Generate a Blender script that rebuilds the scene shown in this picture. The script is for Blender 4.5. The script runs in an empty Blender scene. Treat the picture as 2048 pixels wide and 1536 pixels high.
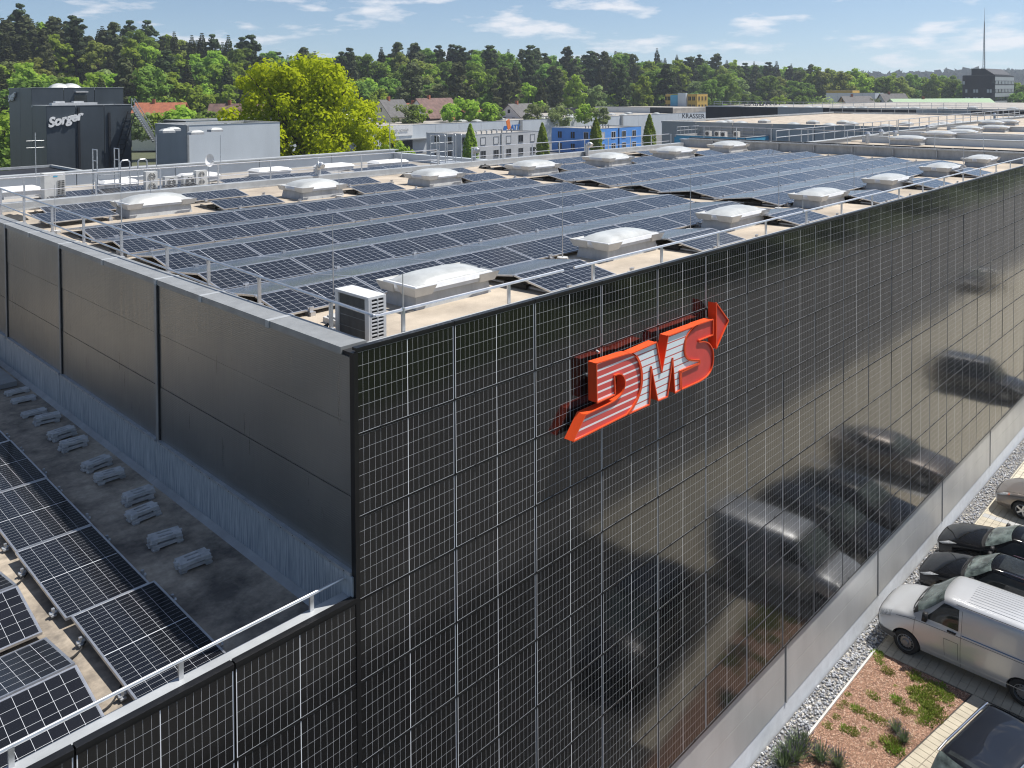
import bpy, math, random
from mathutils import Vector, Matrix
R_ = math.radians
S = bpy.context.scene
COL = S.collection

# ------------------------------------------------------------------ camera
CF, CX, CY = 1664.02, 1024.0, 222.18           # focal length and axis, in pixels of the 2048 wide photograph
CAM = Vector((-6.336, -9.064, 3.423))
_yaw, _pit, _rol = 0.7695, 0.0250, 0.0057
_fw = Vector((math.cos(_yaw)*math.cos(_pit), math.sin(_yaw)*math.cos(_pit), -math.sin(_pit)))
_rt = Vector((math.sin(_yaw), -math.cos(_yaw), 0))
_dn = _fw.cross(_rt)
_r2 = math.cos(_rol)*_rt + math.sin(_rol)*_dn
_d2 = -math.sin(_rol)*_rt + math.cos(_rol)*_dn
cam = bpy.data.objects.new('camera', bpy.data.cameras.new('camera'))
COL.objects.link(cam)
cam.data.sensor_width = 36.0
cam.data.lens = 36.0*CF/2048
cam.data.shift_x = 0.0
cam.data.shift_y = (CY-768.0)/2048
cam.data.clip_start = 0.1
cam.data.clip_end = 9000
cam.matrix_world = Matrix(((_r2.x, -_d2.x, -_fw.x, CAM.x), (_r2.y, -_d2.y, -_fw.y, CAM.y), (_r2.z, -_d2.z, -_fw.z, CAM.z), (0, 0, 0, 1)))
S.camera = cam

# ------------------------------------------------------------------ light
SUN = Vector((1.75, -0.90, 3.45)).normalized()
sun_el = math.asin(SUN.z); sun_az = math.atan2(SUN.x, SUN.y)
w = bpy.data.worlds.new('World'); S.world = w; w.use_nodes = True
nt = w.node_tree; nt.nodes.clear()
def wn(t, **k):
    n = nt.nodes.new(t)
    for a, b in k.items(): setattr(n, a, b)
    return n
sky = wn('ShaderNodeTexSky', sky_type='NISHITA', sun_disc=False, sun_elevation=sun_el, sun_rotation=sun_az,
         altitude=350, air_density=1.0, dust_density=0.5, ozone_density=1.6)
vadd = wn('ShaderNodeVectorMath', operation='ADD'); vadd.inputs[1].default_value = (0, 0, .058)
bg = wn('ShaderNodeBackground'); bg.inputs[1].default_value = 0.074
out = wn('ShaderNodeOutputWorld')
tc = wn('ShaderNodeTexCoord')
nt.links.new(tc.outputs['Generated'], vadd.inputs[0]); nt.links.new(vadd.outputs[0], sky.inputs[0])
sep = wn('ShaderNodeSeparateXYZ'); nt.links.new(tc.outputs['Generated'], sep.inputs[0])
mz = wn('ShaderNodeMath', operation='MULTIPLY'); mz.inputs[1].default_value = 4.2; nt.links.new(sep.outputs[2], mz.inputs[0])
cmb = wn('ShaderNodeCombineXYZ')
nt.links.new(sep.outputs[0], cmb.inputs[0]); nt.links.new(sep.outputs[1], cmb.inputs[1]); nt.links.new(mz.outputs[0], cmb.inputs[2])
n1 = wn('ShaderNodeTexNoise'); n1.inputs['Scale'].default_value = 11.0; n1.inputs['Detail'].default_value = 9; n1.inputs['Roughness'].default_value = 0.56
nt.links.new(cmb.outputs[0], n1.inputs['Vector'])
cr = wn('ShaderNodeValToRGB'); cr.color_ramp.elements[0].position = 0.555; cr.color_ramp.elements[1].position = 0.68
cr.color_ramp.elements[0].color = (0, 0, 0, 1); cr.color_ramp.elements[1].color = (.78, .78, .78, 1)
nt.links.new(n1.outputs[0], cr.inputs[0])
mx = wn('ShaderNodeMixRGB'); mx.inputs[2].default_value = (8.2, 8.2, 8.5, 1)
nt.links.new(cr.outputs[0], mx.inputs[0]); nt.links.new(sky.outputs[0], mx.inputs[1])
nt.links.new(mx.outputs[0], bg.inputs[0]); nt.links.new(bg.outputs[0], out.inputs[0])
sl = bpy.data.lights.new('sun', 'SUN'); sl.energy = 4.4; sl.angle = R_(0.55); sl.color = (1.0, 0.955, 0.89)
so = bpy.data.objects.new('sun', sl); COL.objects.link(so)
so.rotation_euler = (-SUN).to_track_quat('-Z', 'Y').to_euler(); so.location = SUN*60
S.cycles.pixel_filter_type = 'BLACKMAN_HARRIS'; S.cycles.filter_width = 1.15
S.view_settings.view_transform = 'Standard'; S.view_settings.look = 'None'
S.view_settings.gamma = 1.0; S.view_settings.use_curve_mapping = False
S.view_settings.exposure = 0.66

# ------------------------------------------------------------------ helpers
def ray(px, py): return _r2*((px-CX)/CF) + _d2*((py-CY)/CF) + _fw
def at(px, py, d): return CAM + ray(px, py)*d
def onx(x, px, py): d = ray(px, py); return CAM + d*((x-CAM.x)/d.x)
def ony(y, px, py): d = ray(px, py); return CAM + d*((y-CAM.y)/d.y)
def onz(z, px, py): d = ray(px, py); return CAM + d*((z-CAM.z)/d.z)

class MB:
    def __init__(s): s.v = []; s.f = []; s.m = []; s.uv = {}
    def add(s, vs, fs, mi=0):
        b = len(s.v); s.v += [tuple(p) for p in vs]
        for f in fs: s.f.append(tuple(b+i for i in f)); s.m.append(mi)
        return s
    def box(s, x0, x1, y0, y1, z0, z1, mi=0):
        return s.add([(x0,y0,z0),(x1,y0,z0),(x1,y1,z0),(x0,y1,z0),(x0,y0,z1),(x1,y0,z1),(x1,y1,z1),(x0,y1,z1)],
                     [(0,3,2,1),(4,5,6,7),(0,1,5,4),(1,2,6,5),(2,3,7,6),(3,0,4,7)], mi)
    def frus(s, x0, x1, y0, y1, z0, a0, a1, b0, b1, z1, mi=0):
        return s.add([(x0,y0,z0),(x1,y0,z0),(x1,y1,z0),(x0,y1,z0),(a0,b0,z1),(a1,b0,z1),(a1,b1,z1),(a0,b1,z1)],
                     [(0,3,2,1),(4,5,6,7),(0,1,5,4),(1,2,6,5),(2,3,7,6),(3,0,4,7)], mi)
    def bar(s, p, q, wd, ht=None, mi=0, up=(0,0,1)):
        p = Vector(p); q = Vector(q); d = (q-p).normalized(); u = Vector(up)
        if abs(d.dot(u)) > .97: u = Vector((1,0,0))
        a = d.cross(u).normalized()*wd/2; b = a.cross(d).normalized()*(ht or wd)/2
        c = [p-a-b, p+a-b, p+a+b, p-a+b, q-a-b, q+a-b, q+a+b, q-a+b]
        return s.add(c, [(0,1,2,3),(7,6,5,4),(0,4,5,1),(1,5,6,2),(2,6,7,3),(3,7,4,0)], mi)
    def cyl(s, p, q, r, n=8, mi=0, r2=None, caps=True):
        p = Vector(p); q = Vector(q); d = (q-p).normalized(); u = Vector((0,0,1)) if abs(d.z) < .9 else Vector((1,0,0))
        a = d.cross(u).normalized(); b = a.cross(d); r2 = r if r2 is None else r2
        vs = []
        for i in range(n):
            t = 2*math.pi*i/n; e = a*math.cos(t)+b*math.sin(t); vs += [p+e*r, q+e*r2]
        fs = [(2*i, 2*i+1, (2*i+3) % (2*n), (2*i+2) % (2*n)) for i in range(n)]
        if caps: fs += [tuple(2*i for i in range(n)), tuple(2*i+1 for i in range(n-1, -1, -1))]
        return s.add(vs, fs, mi)
    def tube(s, pts, r, n=6, mi=0):
        for a, b in zip(pts[:-1], pts[1:]): s.cyl(a, b, r, n, mi)
        return s
    def prism(s, poly, f, d, mi=0, mside=None):
        """poly 2D ring -> f(u,v) 3D, extruded along vector d"""
        n = len(poly); d = Vector(d); a = [Vector(f(*p)) for p in poly]; b = [p+d for p in a]
        s.add(a+b, [tuple(range(n))], mi)
        base = len(s.v)-2*n
        s.f.append(tuple(base+n+i for i in range(n-1, -1, -1))); s.m.append(mi)
        for i in range(n):
            j = (i+1) % n; s.f.append((base+i, base+n+i, base+n+j, base+j)); s.m.append(mi if mside is None else mside)
        return s
    def quv(s, vs, mi, uvs=((0,0),(1,0),(1,1),(0,1))):
        s.add(vs, [(0,1,2,3)], mi); s.uv[len(s.f)-1] = uvs; return s
    def mesh(s, name, mats, smooth=False):
        me = bpy.data.meshes.new(name); me.from_pydata(s.v, [], s.f)
        for m in (mats if isinstance(mats, (list, tuple)) else [mats]): me.materials.append(m)
        me.polygons.foreach_set('material_index', s.m)
        if smooth: me.polygons.foreach_set('use_smooth', [True]*len(s.f))
        if s.uv:
            l = me.uv_layers.new(name='UVMap')
            for pi, uv in s.uv.items():
                for k, li in enumerate(me.polygons[pi].loop_indices): l.data[li].uv = uv[k]
        me.update(); return me
    def build(s, name, mats, parent=None, smooth=False): return obj(name, s.mesh(name, mats, smooth), parent)

def obj(name, me, parent=None, loc=None, rot=None, scale=None):
    o = bpy.data.objects.new(name, me); COL.objects.link(o)
    if parent: o.parent = parent
    if loc is not None: o.location = loc
    if rot is not None: o.rotation_euler = rot
    if scale is not None: o.scale = scale
    return o
def tag(o, label=None, cat=None, group=None, kind=None):
    if label: o['label'] = label
    if cat: o['category'] = cat
    if group: o['group'] = group
    if kind: o['kind'] = kind
    return o
def thing(name, label, cat, loc=(0,0,0), rz=0, group=None):
    o = bpy.data.objects.new(name, None); COL.objects.link(o); o.location = loc; o.rotation_euler = (0,0,rz)
    o.empty_display_size = .2
    return tag(o, label, cat, group)
def copy_tree(o, loc=None, rz=None, label=None, parent=None, scale=None):
    c = o.copy(); COL.objects.link(c)
    if parent: c.parent = parent
    for ch in o.children: copy_tree(ch, parent=c)
    if loc is not None: c.location = loc
    if rz is not None: c.rotation_euler = (0,0,rz)
    if scale is not None: c.scale = scale
    if label: c['label'] = label
    return c
ORD = ['first','second','third','fourth','fifth','sixth','seventh','eighth','ninth','tenth','eleventh','twelfth','thirteenth','fourteenth','fifteenth','sixteenth']
def text_mesh(txt, size, depth, shear=0.0, offset=0.0, spacing=1.0):
    c = bpy.data.curves.new('lettering', 'FONT'); c.body = txt; c.size = size; c.extrude = depth/2; c.shear = shear
    c.offset = offset; c.space_character = spacing; c.align_x = 'CENTER'; c.resolution_u = 3
    o = bpy.data.objects.new('lettering', c); COL.objects.link(o)
    dg = bpy.context.evaluated_depsgraph_get(); me = bpy.data.meshes.new_from_object(o.evaluated_get(dg))
    bpy.data.objects.remove(o); bpy.data.curves.remove(c); return me

# ------------------------------------------------------------------ materials
def newmat(name):
    m = bpy.data.materials.new(name); m.use_nodes = True
    return m, m.node_tree, m.node_tree.nodes['Principled BSDF']
def N(nt, t, **k):
    n = nt.nodes.new(t)
    for a, b in k.items(): setattr(n, a, b)
    return n
def mth(nt, op, a, b=None):
    n = N(nt, 'ShaderNodeMath', operation=op)
    for i, x in enumerate((a, b)):
        if x is None: continue
        if isinstance(x, (int, float)): n.inputs[i].default_value = x
        else: nt.links.new(x, n.inputs[i])
    return n.outputs[0]
def mat(name, col, rough=.6, metal=0.0, var=.12, vscale=3.0, bump=0.0, bscale=60.0, spec=.5, stretch=(1,1,1), coord='pos', col2=None, ramp=(.4,.62), coat=0.0, rvar=0.0):
    """plain procedural material: base colour broken up by two noises, optional second colour in patches and fine bump"""
    m, nt, b = newmat(name)
    b.inputs['Roughness'].default_value = rough; b.inputs['Metallic'].default_value = metal
    b.inputs['Specular IOR Level'].default_value = spec; b.inputs['Coat Weight'].default_value = coat
    if coord == 'pos': src = N(nt, 'ShaderNodeNewGeometry').outputs['Position']
    else: src = N(nt, 'ShaderNodeTexCoord').outputs['Object']
    mp = N(nt, 'ShaderNodeMapping'); mp.inputs['Scale'].default_value = stretch; nt.links.new(src, mp.inputs[0])
    n = N(nt, 'ShaderNodeTexNoise'); n.inputs['Scale'].default_value = vscale; n.inputs['Detail'].default_value = 7; n.inputs['Roughness'].default_value = .62
    nt.links.new(mp.outputs[0], n.inputs['Vector'])
    r = N(nt, 'ShaderNodeValToRGB'); r.color_ramp.elements[0].position = ramp[0]-.1; r.color_ramp.elements[1].position = ramp[1]+.1
    c2 = col2 or tuple(c*(1-2*var) for c in col)
    r.color_ramp.elements[0].color = (*c2, 1); r.color_ramp.elements[1].color = (*[min(1, c*(1+var*.6)) for c in col], 1)
    nt.links.new(n.outputs[0], r.inputs[0]); nt.links.new(r.outputs[0], b.inputs['Base Color'])
    if rvar:
        k = N(nt, 'ShaderNodeMapRange'); k.inputs[3].default_value = max(0.02, rough-rvar); k.inputs[4].default_value = min(1, rough+rvar)
        k.inputs[1].default_value = .3; k.inputs[2].default_value = .7
        nt.links.new(n.outputs[0], k.inputs[0]); nt.links.new(k.outputs[0], b.inputs['Roughness'])
    if bump:
        n2 = N(nt, 'ShaderNodeTexNoise'); n2.inputs['Scale'].default_value = bscale; n2.inputs['Detail'].default_value = 3
        nt.links.new(mp.outputs[0], n2.inputs['Vector'])
        bp = N(nt, 'ShaderNodeBump'); bp.inputs['Strength'].default_value = bump; bp.inputs['Distance'].default_value = .02
        nt.links.new(n2.outputs[0], bp.inputs['Height']); nt.links.new(bp.outputs[0], b.inputs['Normal'])
    return m

def pv_mat(name, cols, rows, cell, line, lw, rough, mu, mv, mid, coat=0.0, bus=0, busc=.5, wav=0.0, spec=.5):
    """photovoltaic laminate: cells behind glass, conductor lines, white margins"""
    m, nt, b = newmat(name)
    uv = N(nt, 'ShaderNodeUVMap'); sp = N(nt, 'ShaderNodeSeparateXYZ'); nt.links.new(uv.outputs[0], sp.inputs[0])
    u, v = sp.outputs[0], sp.outputs[1]
    uu = mth(nt, 'DIVIDE', mth(nt, 'SUBTRACT', u, mu), 1-2*mu); vv = mth(nt, 'DIVIDE', mth(nt, 'SUBTRACT', v, mv), 1-2*mv)
    def lines(x, n, wdt):
        fr = mth(nt, 'FRACT', mth(nt, 'ADD', mth(nt, 'MULTIPLY', x, n), .5))
        return mth(nt, 'LESS_THAN', mth(nt, 'ABSOLUTE', mth(nt, 'SUBTRACT', fr, .5)), wdt*n)
    L = mth(nt, 'MAXIMUM', lines(uu, cols, lw[0]), lines(vv, rows, lw[1]))
    if mid: L = mth(nt, 'MAXIMUM', L, mth(nt, 'LESS_THAN', mth(nt, 'ABSOLUTE', mth(nt, 'SUBTRACT', u, .5)), mid))
    edge = mth(nt, 'MAXIMUM', mth(nt, 'GREATER_THAN', mth(nt, 'ABSOLUTE', mth(nt, 'SUBTRACT', u, .5)), .5-mu),
               mth(nt, 'GREATER_THAN', mth(nt, 'ABSOLUTE', mth(nt, 'SUBTRACT', v, .5)), .5-mv))
    L = mth(nt, 'MAXIMUM', L, edge)
    # small differences from cell to cell and from module to module
    ci = N(nt, 'ShaderNodeCombineXYZ')
    nt.links.new(mth(nt, 'FLOOR', mth(nt, 'MULTIPLY', uu, cols)), ci.inputs[0]); nt.links.new(mth(nt, 'FLOOR', mth(nt, 'MULTIPLY', vv, rows)), ci.inputs[1])
    oi = N(nt, 'ShaderNodeObjectInfo'); nt.links.new(mth(nt, 'MULTIPLY', oi.outputs['Random'], 99.0), ci.inputs[2])
    wn_ = N(nt, 'ShaderNodeTexWhiteNoise', noise_dimensions='3D'); nt.links.new(ci.outputs[0], wn_.inputs['Vector'])
    k = mth(nt, 'ADD', mth(nt, 'MULTIPLY', wn_.outputs['Value'], .35), mth(nt, 'ADD', .65, mth(nt, 'MULTIPLY', oi.outputs['Random'], .35)))
    cc = N(nt, 'ShaderNodeMixRGB', blend_type='MULTIPLY'); cc.inputs[0].default_value = 1; cc.inputs[1].default_value = (*cell, 1)
    kk = N(nt, 'ShaderNodeCombineXYZ')
    for i in range(3): nt.links.new(k, kk.inputs[i])
    nt.links.new(kk.outputs[0], cc.inputs[2])
    base = cc.outputs[0]
    if bus:
        mb = N(nt, 'ShaderNodeMixRGB'); mb.inputs[2].default_value = (*[c*busc for c in line], 1)
        nt.links.new(lines(vv, rows*bus, .0007), mb.inputs[0]); nt.links.new(base, mb.inputs[1]); base = mb.outputs[0]
    mx = N(nt, 'ShaderNodeMixRGB'); mx.inputs[2].default_value = (*line, 1)
    nt.links.new(L, mx.inputs[0]); nt.links.new(base, mx.inputs[1]); nt.links.new(mx.outputs[0], b.inputs['Base Color'])
    b.inputs['Roughness'].default_value = rough; b.inputs['Specular IOR Level'].default_value = spec
    b.inputs['Coat Weight'].default_value = coat; b.inputs['Coat Roughness'].default_value = rough
    if wav:
        g = N(nt, 'ShaderNodeNewGeometry'); n2 = N(nt, 'ShaderNodeTexNoise'); n2.inputs['Scale'].default_value = 1.1; n2.inputs['Detail'].default_value = 1
        nt.links.new(g.outputs['Position'], n2.inputs['Vector'])
        bp = N(nt, 'ShaderNodeBump'); bp.inputs['Strength'].default_value = wav; bp.inputs['Distance'].default_value = .05
        nt.links.new(n2.outputs[0], bp.inputs['Height']); nt.links.new(bp.outputs[0], b.inputs['Normal'])
    return m

M = {}
M['pv_facade'] = pv_mat('pv_facade', 18, 6, (.0030,.0031,.0034), (.76,.77,.80), (.00052,.0011), .10, .0110, .0110, .0032, bus=10, busc=.02, wav=.04, spec=.62)
M['pv_roof'] = pv_mat('pv_roof', 12, 6, (.010,.0105,.013), (.54,.56,.59), (.0010,.0019), .12, .010, .016, .0028, bus=0, spec=.33)
M['pv_roof_half'] = pv_mat('pv_roof_half', 24, 6, (.0045,.005,.007), (.58,.60,.63), (.0005,.0014), .10, .010, .014, .0030, bus=8, busc=.08, spec=.35)
M['pv_roof_back_sheen'] = pv_mat('pv_roof_back_sheen', 12, 6, (.045,.047,.05), (.09,.092,.095), (.0010,.0020), .22, .010, .014, .0030, bus=0, spec=1.0, coat=.6)  # same modules, cells paler and lines duller: grazing sky sheen put into the colour
M['black_frame'] = mat('black_frame', (.012,.012,.013), .38, .3, var=.2)
M['alu'] = mat('alu', (.62,.63,.65), .38, .85, var=.1, vscale=9)
M['alu_dull'] = mat('alu_dull', (.46,.48,.50), .5, .6, var=.12, vscale=6)
M['galv'] = mat('galv', (.55,.57,.59), .42, .75, var=.16, vscale=14)
M['white_sheet'] = mat('white_sheet', (.60,.61,.62), .45, 0, var=.09, vscale=3, stretch=(1,1,.4))
M['cream_plastic'] = mat('cream_plastic', (.58,.58,.56), .42, 0, var=.07, vscale=4)
M['dome'] = mat('dome', (.46,.475,.465), .32, 0, var=.16, vscale=1.6, spec=.5)
M['curb'] = mat('curb', (.47,.48,.48), .7, 0, var=.14, vscale=3.5, stretch=(1,1,.3), bump=.15)
M['dark'] = mat('dark', (.014,.014,.015), .6, 0, var=.3)
M['rubber'] = mat('rubber', (.018,.018,.018), .75, 0, var=.2)
M['roof_membrane'] = mat('roof_membrane', (.42,.36,.285), .88, 0, var=.2, vscale=.8, col2=(.23,.195,.155), ramp=(.36,.56), bump=.35, bscale=35)
M['roof_membrane_grey'] = mat('roof_membrane_grey', (.36,.335,.30), .9, 0, var=.22, vscale=.35, bump=.2, bscale=20)
M['cap_grey'] = mat('cap_grey', (.31,.32,.32), .5, .35, var=.12, vscale=2.5)
M['cap_light'] = mat('cap_light', (.44,.46,.47), .55, .3, var=.12, vscale=2)
M['plinth_white'] = mat('plinth_white', (.68,.71,.74), .75, 0, var=.07, vscale=4, bump=.25, bscale=90)
M['base_metal'] = mat('base_metal', (.50,.50,.49), .42, .3, var=.08, vscale=1.2, stretch=(1,1,.25), bump=.03, bscale=200)
M['concrete'] = mat('concrete', (.50,.50,.49), .85, 0, var=.16, vscale=7, bump=.4, bscale=50)
M['concrete_light'] = mat('concrete_light', (.52,.51,.48), .85, 0, var=.12, vscale=6, bump=.3, bscale=50)
M['glass_dark'] = mat('glass_dark', (.02,.024,.03), .08, 0, var=.1, spec=.6)
M['white_paint'] = mat('white_paint', (.72,.72,.71), .55, 0, var=.06)
M['teal_wall'] = mat('teal_wall', (.08,.36,.56), .6, 0, var=.07, vscale=.6)
M['blue_wall'] = mat('blue_wall', (.10,.32,.78), .6, 0, var=.08, vscale=.5)
M['grey_wall'] = mat('grey_wall', (.50,.51,.52), .65, 0, var=.06, vscale=.4)
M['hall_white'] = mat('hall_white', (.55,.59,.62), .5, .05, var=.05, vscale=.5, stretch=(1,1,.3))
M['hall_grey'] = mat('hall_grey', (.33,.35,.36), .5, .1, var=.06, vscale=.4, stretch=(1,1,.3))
M['hall_dark'] = mat('hall_dark', (.010,.012,.017), .6, 0, var=.15, vscale=.4)
M['anthracite'] = mat('anthracite', (.062,.076,.090), .42, .25, var=.12, vscale=.5, stretch=(1,1,.3))
M['yellow_wall'] = mat('yellow_wall', (.55,.36,.07), .7, 0, var=.08)
M['ochre_wall'] = mat('ochre_wall', (.36,.24,.10), .7, 0, var=.08)
M['cream_wall'] = mat('cream_wall', (.66,.63,.50), .8, 0, var=.06)
M['red_tile'] = mat('red_tile', (.36,.12,.06), .8, 0, var=.2, vscale=1.2)
M['brown_tile'] = mat('brown_tile', (.17,.10,.085), .85, 0, var=.25, vscale=1.0)
M['grey_tile'] = mat('grey_tile', (.11,.105,.105), .8, 0, var=.2, vscale=1.0)
M['green_roof'] = mat('green_roof', (.30,.42,.26), .8, 0, var=.1)
M['timber_dark'] = mat('timber_dark', (.035,.022,.016), .8, 0, var=.25)
M['bark'] = mat('bark', (.075,.055,.04), .95, 0, var=.3, vscale=6, stretch=(1,1,.25), bump=.6, bscale=12)
M['sign_orange'] = mat('sign_orange', (.80,.085,.018), .38, 0, var=.05, vscale=4, spec=.5)
M['sign_red'] = mat('sign_red', (.60,.06,.05), .30, 0, var=.06, vscale=3, spec=.5)
M['orange_logo'] = mat('orange_logo', (.75,.20,.04), .5)
M['blue_logo'] = mat('blue_logo', (.02,.13,.42), .5)
M['text_grey'] = mat('text_grey', (.30,.31,.33), .6)
M['text_white'] = mat('text_white', (.80,.80,.80), .4)
def wall_profile_mat():
    m, nt, b = newmat('profiled_sheet')
    g = N(nt, 'ShaderNodeNewGeometry')
    n = N(nt, 'ShaderNodeTexNoise'); n.inputs['Scale'].default_value = .7; n.inputs['Detail'].default_value = 4
    nt.links.new(g.outputs['Position'], n.inputs['Vector'])
    r = N(nt, 'ShaderNodeValToRGB'); r.color_ramp.elements[0].color = (.20,.21,.21,1); r.color_ramp.elements[1].color = (.33,.335,.33,1)
    nt.links.new(n.outputs[0], r.inputs[0]); nt.links.new(r.outputs[0], b.inputs['Base Color'])
    b.inputs['Metallic'].default_value = .85; b.inputs['Roughness'].default_value = .32
    sp = N(nt, 'ShaderNodeSeparateXYZ'); nt.links.new(g.outputs['Position'], sp.inputs[0])
    w1 = mth(nt, 'SINE', mth(nt, 'MULTIPLY', sp.outputs[2], 2*math.pi/.032))
    vn = N(nt, 'ShaderNodeTexVoronoi'); vn.inputs['Scale'].default_value = 55; nt.links.new(g.outputs['Position'], vn.inputs['Vector'])
    n3 = N(nt, 'ShaderNodeTexNoise'); n3.inputs['Scale'].default_value = 1.3; n3.inputs['Detail'].default_value = 2; nt.links.new(g.outputs['Position'], n3.inputs['Vector'])
    h = mth(nt, 'ADD', mth(nt, 'ADD', mth(nt, 'MULTIPLY', w1, .5), mth(nt, 'MULTIPLY', vn.outputs['Distance'], 1.0)), mth(nt, 'MULTIPLY', n3.outputs[0], 9.0))
    # run-off streaks
    mp = N(nt, 'ShaderNodeMapping'); mp.inputs['Scale'].default_value = (.3, 5, .22); nt.links.new(g.outputs['Position'], mp.inputs[0])
    n4 = N(nt, 'ShaderNodeTexNoise'); n4.inputs['Scale'].default_value = 3; n4.inputs['Detail'].default_value = 6; nt.links.new(mp.outputs[0], n4.inputs['Vector'])
    k4 = N(nt, 'ShaderNodeMapRange'); k4.inputs[1].default_value = .3; k4.inputs[2].default_value = .7; k4.inputs[3].default_value = .27; k4.inputs[4].default_value = .40
    nt.links.new(n4.outputs[0], k4.inputs[0]); nt.links.new(k4.outputs[0], b.inputs['Roughness'])
    bp = N(nt, 'ShaderNodeBump'); bp.inputs['Strength'].default_value = .30; bp.inputs['Distance'].default_value = .004
    nt.links.new(h, bp.inputs['Height']); nt.links.new(bp.outputs[0], b.inputs['Normal'])
    return m
M['profiled_sheet'] = wall_profile_mat()
def streak_mat():
    m, nt, b = newmat('streaked_flashing')
    g = N(nt, 'ShaderNodeNewGeometry'); mp = N(nt, 'ShaderNodeMapping'); mp.inputs['Scale'].default_value = (.3, 11, .5)
    nt.links.new(g.outputs['Position'], mp.inputs[0])
    n = N(nt, 'ShaderNodeTexNoise'); n.inputs['Scale'].default_value = 3.2; n.inputs['Detail'].default_value = 8; n.inputs['Roughness'].default_value = .65
    nt.links.new(mp.outputs[0], n.inputs['Vector'])
    r = N(nt, 'ShaderNodeValToRGB'); e = r.color_ramp.elements
    e[0].position = .38; e[0].color = (.20,.24,.28,1); e[1].position = .74; e[1].color = (.58,.61,.63,1)
    nt.links.new(n.outputs[0], r.inputs[0]); nt.links.new(r.outputs[0], b.inputs['Base Color'])
    b.inputs['Roughness'].default_value = .6; b.inputs['Metallic'].default_value = .2
    return m
M['streaked_flashing'] = streak_mat()
def stained_roof():
    m, nt, b = newmat('stained_roof')
    g = N(nt, 'ShaderNodeNewGeometry')
    def nz(sc, d, rg):
        n = N(nt, 'ShaderNodeTexNoise'); n.inputs['Scale'].default_value = sc; n.inputs['Detail'].default_value = d; n.inputs['Roughness'].default_value = rg
        nt.links.new(g.outputs['Position'], n.inputs['Vector']); return n.outputs[0]
    a = nz(.8, 8, .68); c = nz(9, 6, .6)
    r = N(nt, 'ShaderNodeValToRGB'); e = r.color_ramp.elements
    e[0].position = .36; e[0].color = (.10,.088,.075,1); e[1].position = .62; e[1].color = (.40,.34,.265,1)
    nt.links.new(a, r.inputs[0])
    mx = N(nt, 'ShaderNodeMixRGB', blend_type='OVERLAY'); mx.inputs[0].default_value = .5
    nt.links.new(r.outputs[0], mx.inputs[1]); nt.links.new(c, mx.inputs[2]); nt.links.new(mx.outputs[0], b.inputs['Base Color'])
    b.inputs['Roughness'].default_value = .85
    return m
M['stained_roof'] = stained_roof()

GZ = -11.95                # yard level
PW, PH = 1.742, 1.1067     # facade module pitch
ZR = -0.47                 # main roof
XE = 42.4                  # upstand at the far end of the main roof
YB = 21.75                 # parapet at the back of the main roof

# ================================================================== ground
tag(MB().add([(-900,-900,-12.06),(3000,-900,-12.06),(3000,3000,-12.06),(-900,3000,-12.06)], [(0,1,2,3)])
    .build('ground', mat('ground', (.075,.085,.04), .95, 0, var=.3, vscale=.02, col2=(.05,.055,.03))), kind='structure')
tag(MB().add([(-60,-12.5,-12.012),(46,-12.5,-12.012),(46,80,-12.012),(-60,80,-12.012)], [(0,1,2,3)])
    .build('yard', mat('yard', (.055,.054,.052), .92, 0, var=.15, vscale=.6, bump=.3)), kind='structure')
tag(MB().add([(60,20,-12.035),(330,20,-12.035),(330,170,-12.035),(60,170,-12.035)], [(0,1,2,3)])
    .build('industrial_yard', mat('industrial_yard', (.13,.13,.128), .92, 0, var=.15, vscale=.2)), kind='structure')
tag(MB().add([(-90,-24,-11.998),(190,-24,-11.998),(190,-9.4,-11.998),(-90,-9.4,-11.998)], [(0,1,2,3)])
    .build('road', mat('road', (.15,.147,.14), .9, 0, var=.15, vscale=.8, bump=.3, bscale=90)), kind='structure')
tag(MB().add([(-90,-34,-11.99),(190,-34,-11.99),(190,-24,-11.99),(-90,-24,-11.99)], [(0,1,2,3)])
    .build('verge', mat('verge', (.07,.10,.03), .95, 0, var=.3, vscale=.5, bump=.6)), kind='structure')
# bay surface on the far side of the van, where single stones can no longer be told apart
def paving_mat():
    m, nt, b = newmat('paving')
    g = N(nt, 'ShaderNodeNewGeometry'); br = N(nt, 'ShaderNodeTexBrick')
    nt.links.new(g.outputs['Position'], br.inputs['Vector']); br.offset = 0; br.squash = 1
    br.inputs['Color1'].default_value = (.50,.46,.36,1); br.inputs['Color2'].default_value = (.44,.405,.32,1); br.inputs['Mortar'].default_value = (.11,.10,.09,1)
    br.inputs['Scale'].default_value = 1; br.inputs['Mortar Size'].default_value = .012; br.inputs['Brick Width'].default_value = .30; br.inputs['Row Height'].default_value = .20
    nt.links.new(br.outputs[0], b.inputs['Base Color']); b.inputs['Roughness'].default_value = .85
    return m
M['paving'] = paving_mat()
tag(MB().add([(16,-9.4,-11.985),(120,-9.4,-11.985),(120,-.5,-11.985),(16,-.5,-11.985)], [(0,1,2,3)]).build('pavement', M['paving']), kind='structure')

# ================================================================== the hall with the module facade
hall = thing('factory_hall', 'dark factory hall whose front is clad in black photovoltaic modules', 'building')
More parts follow.
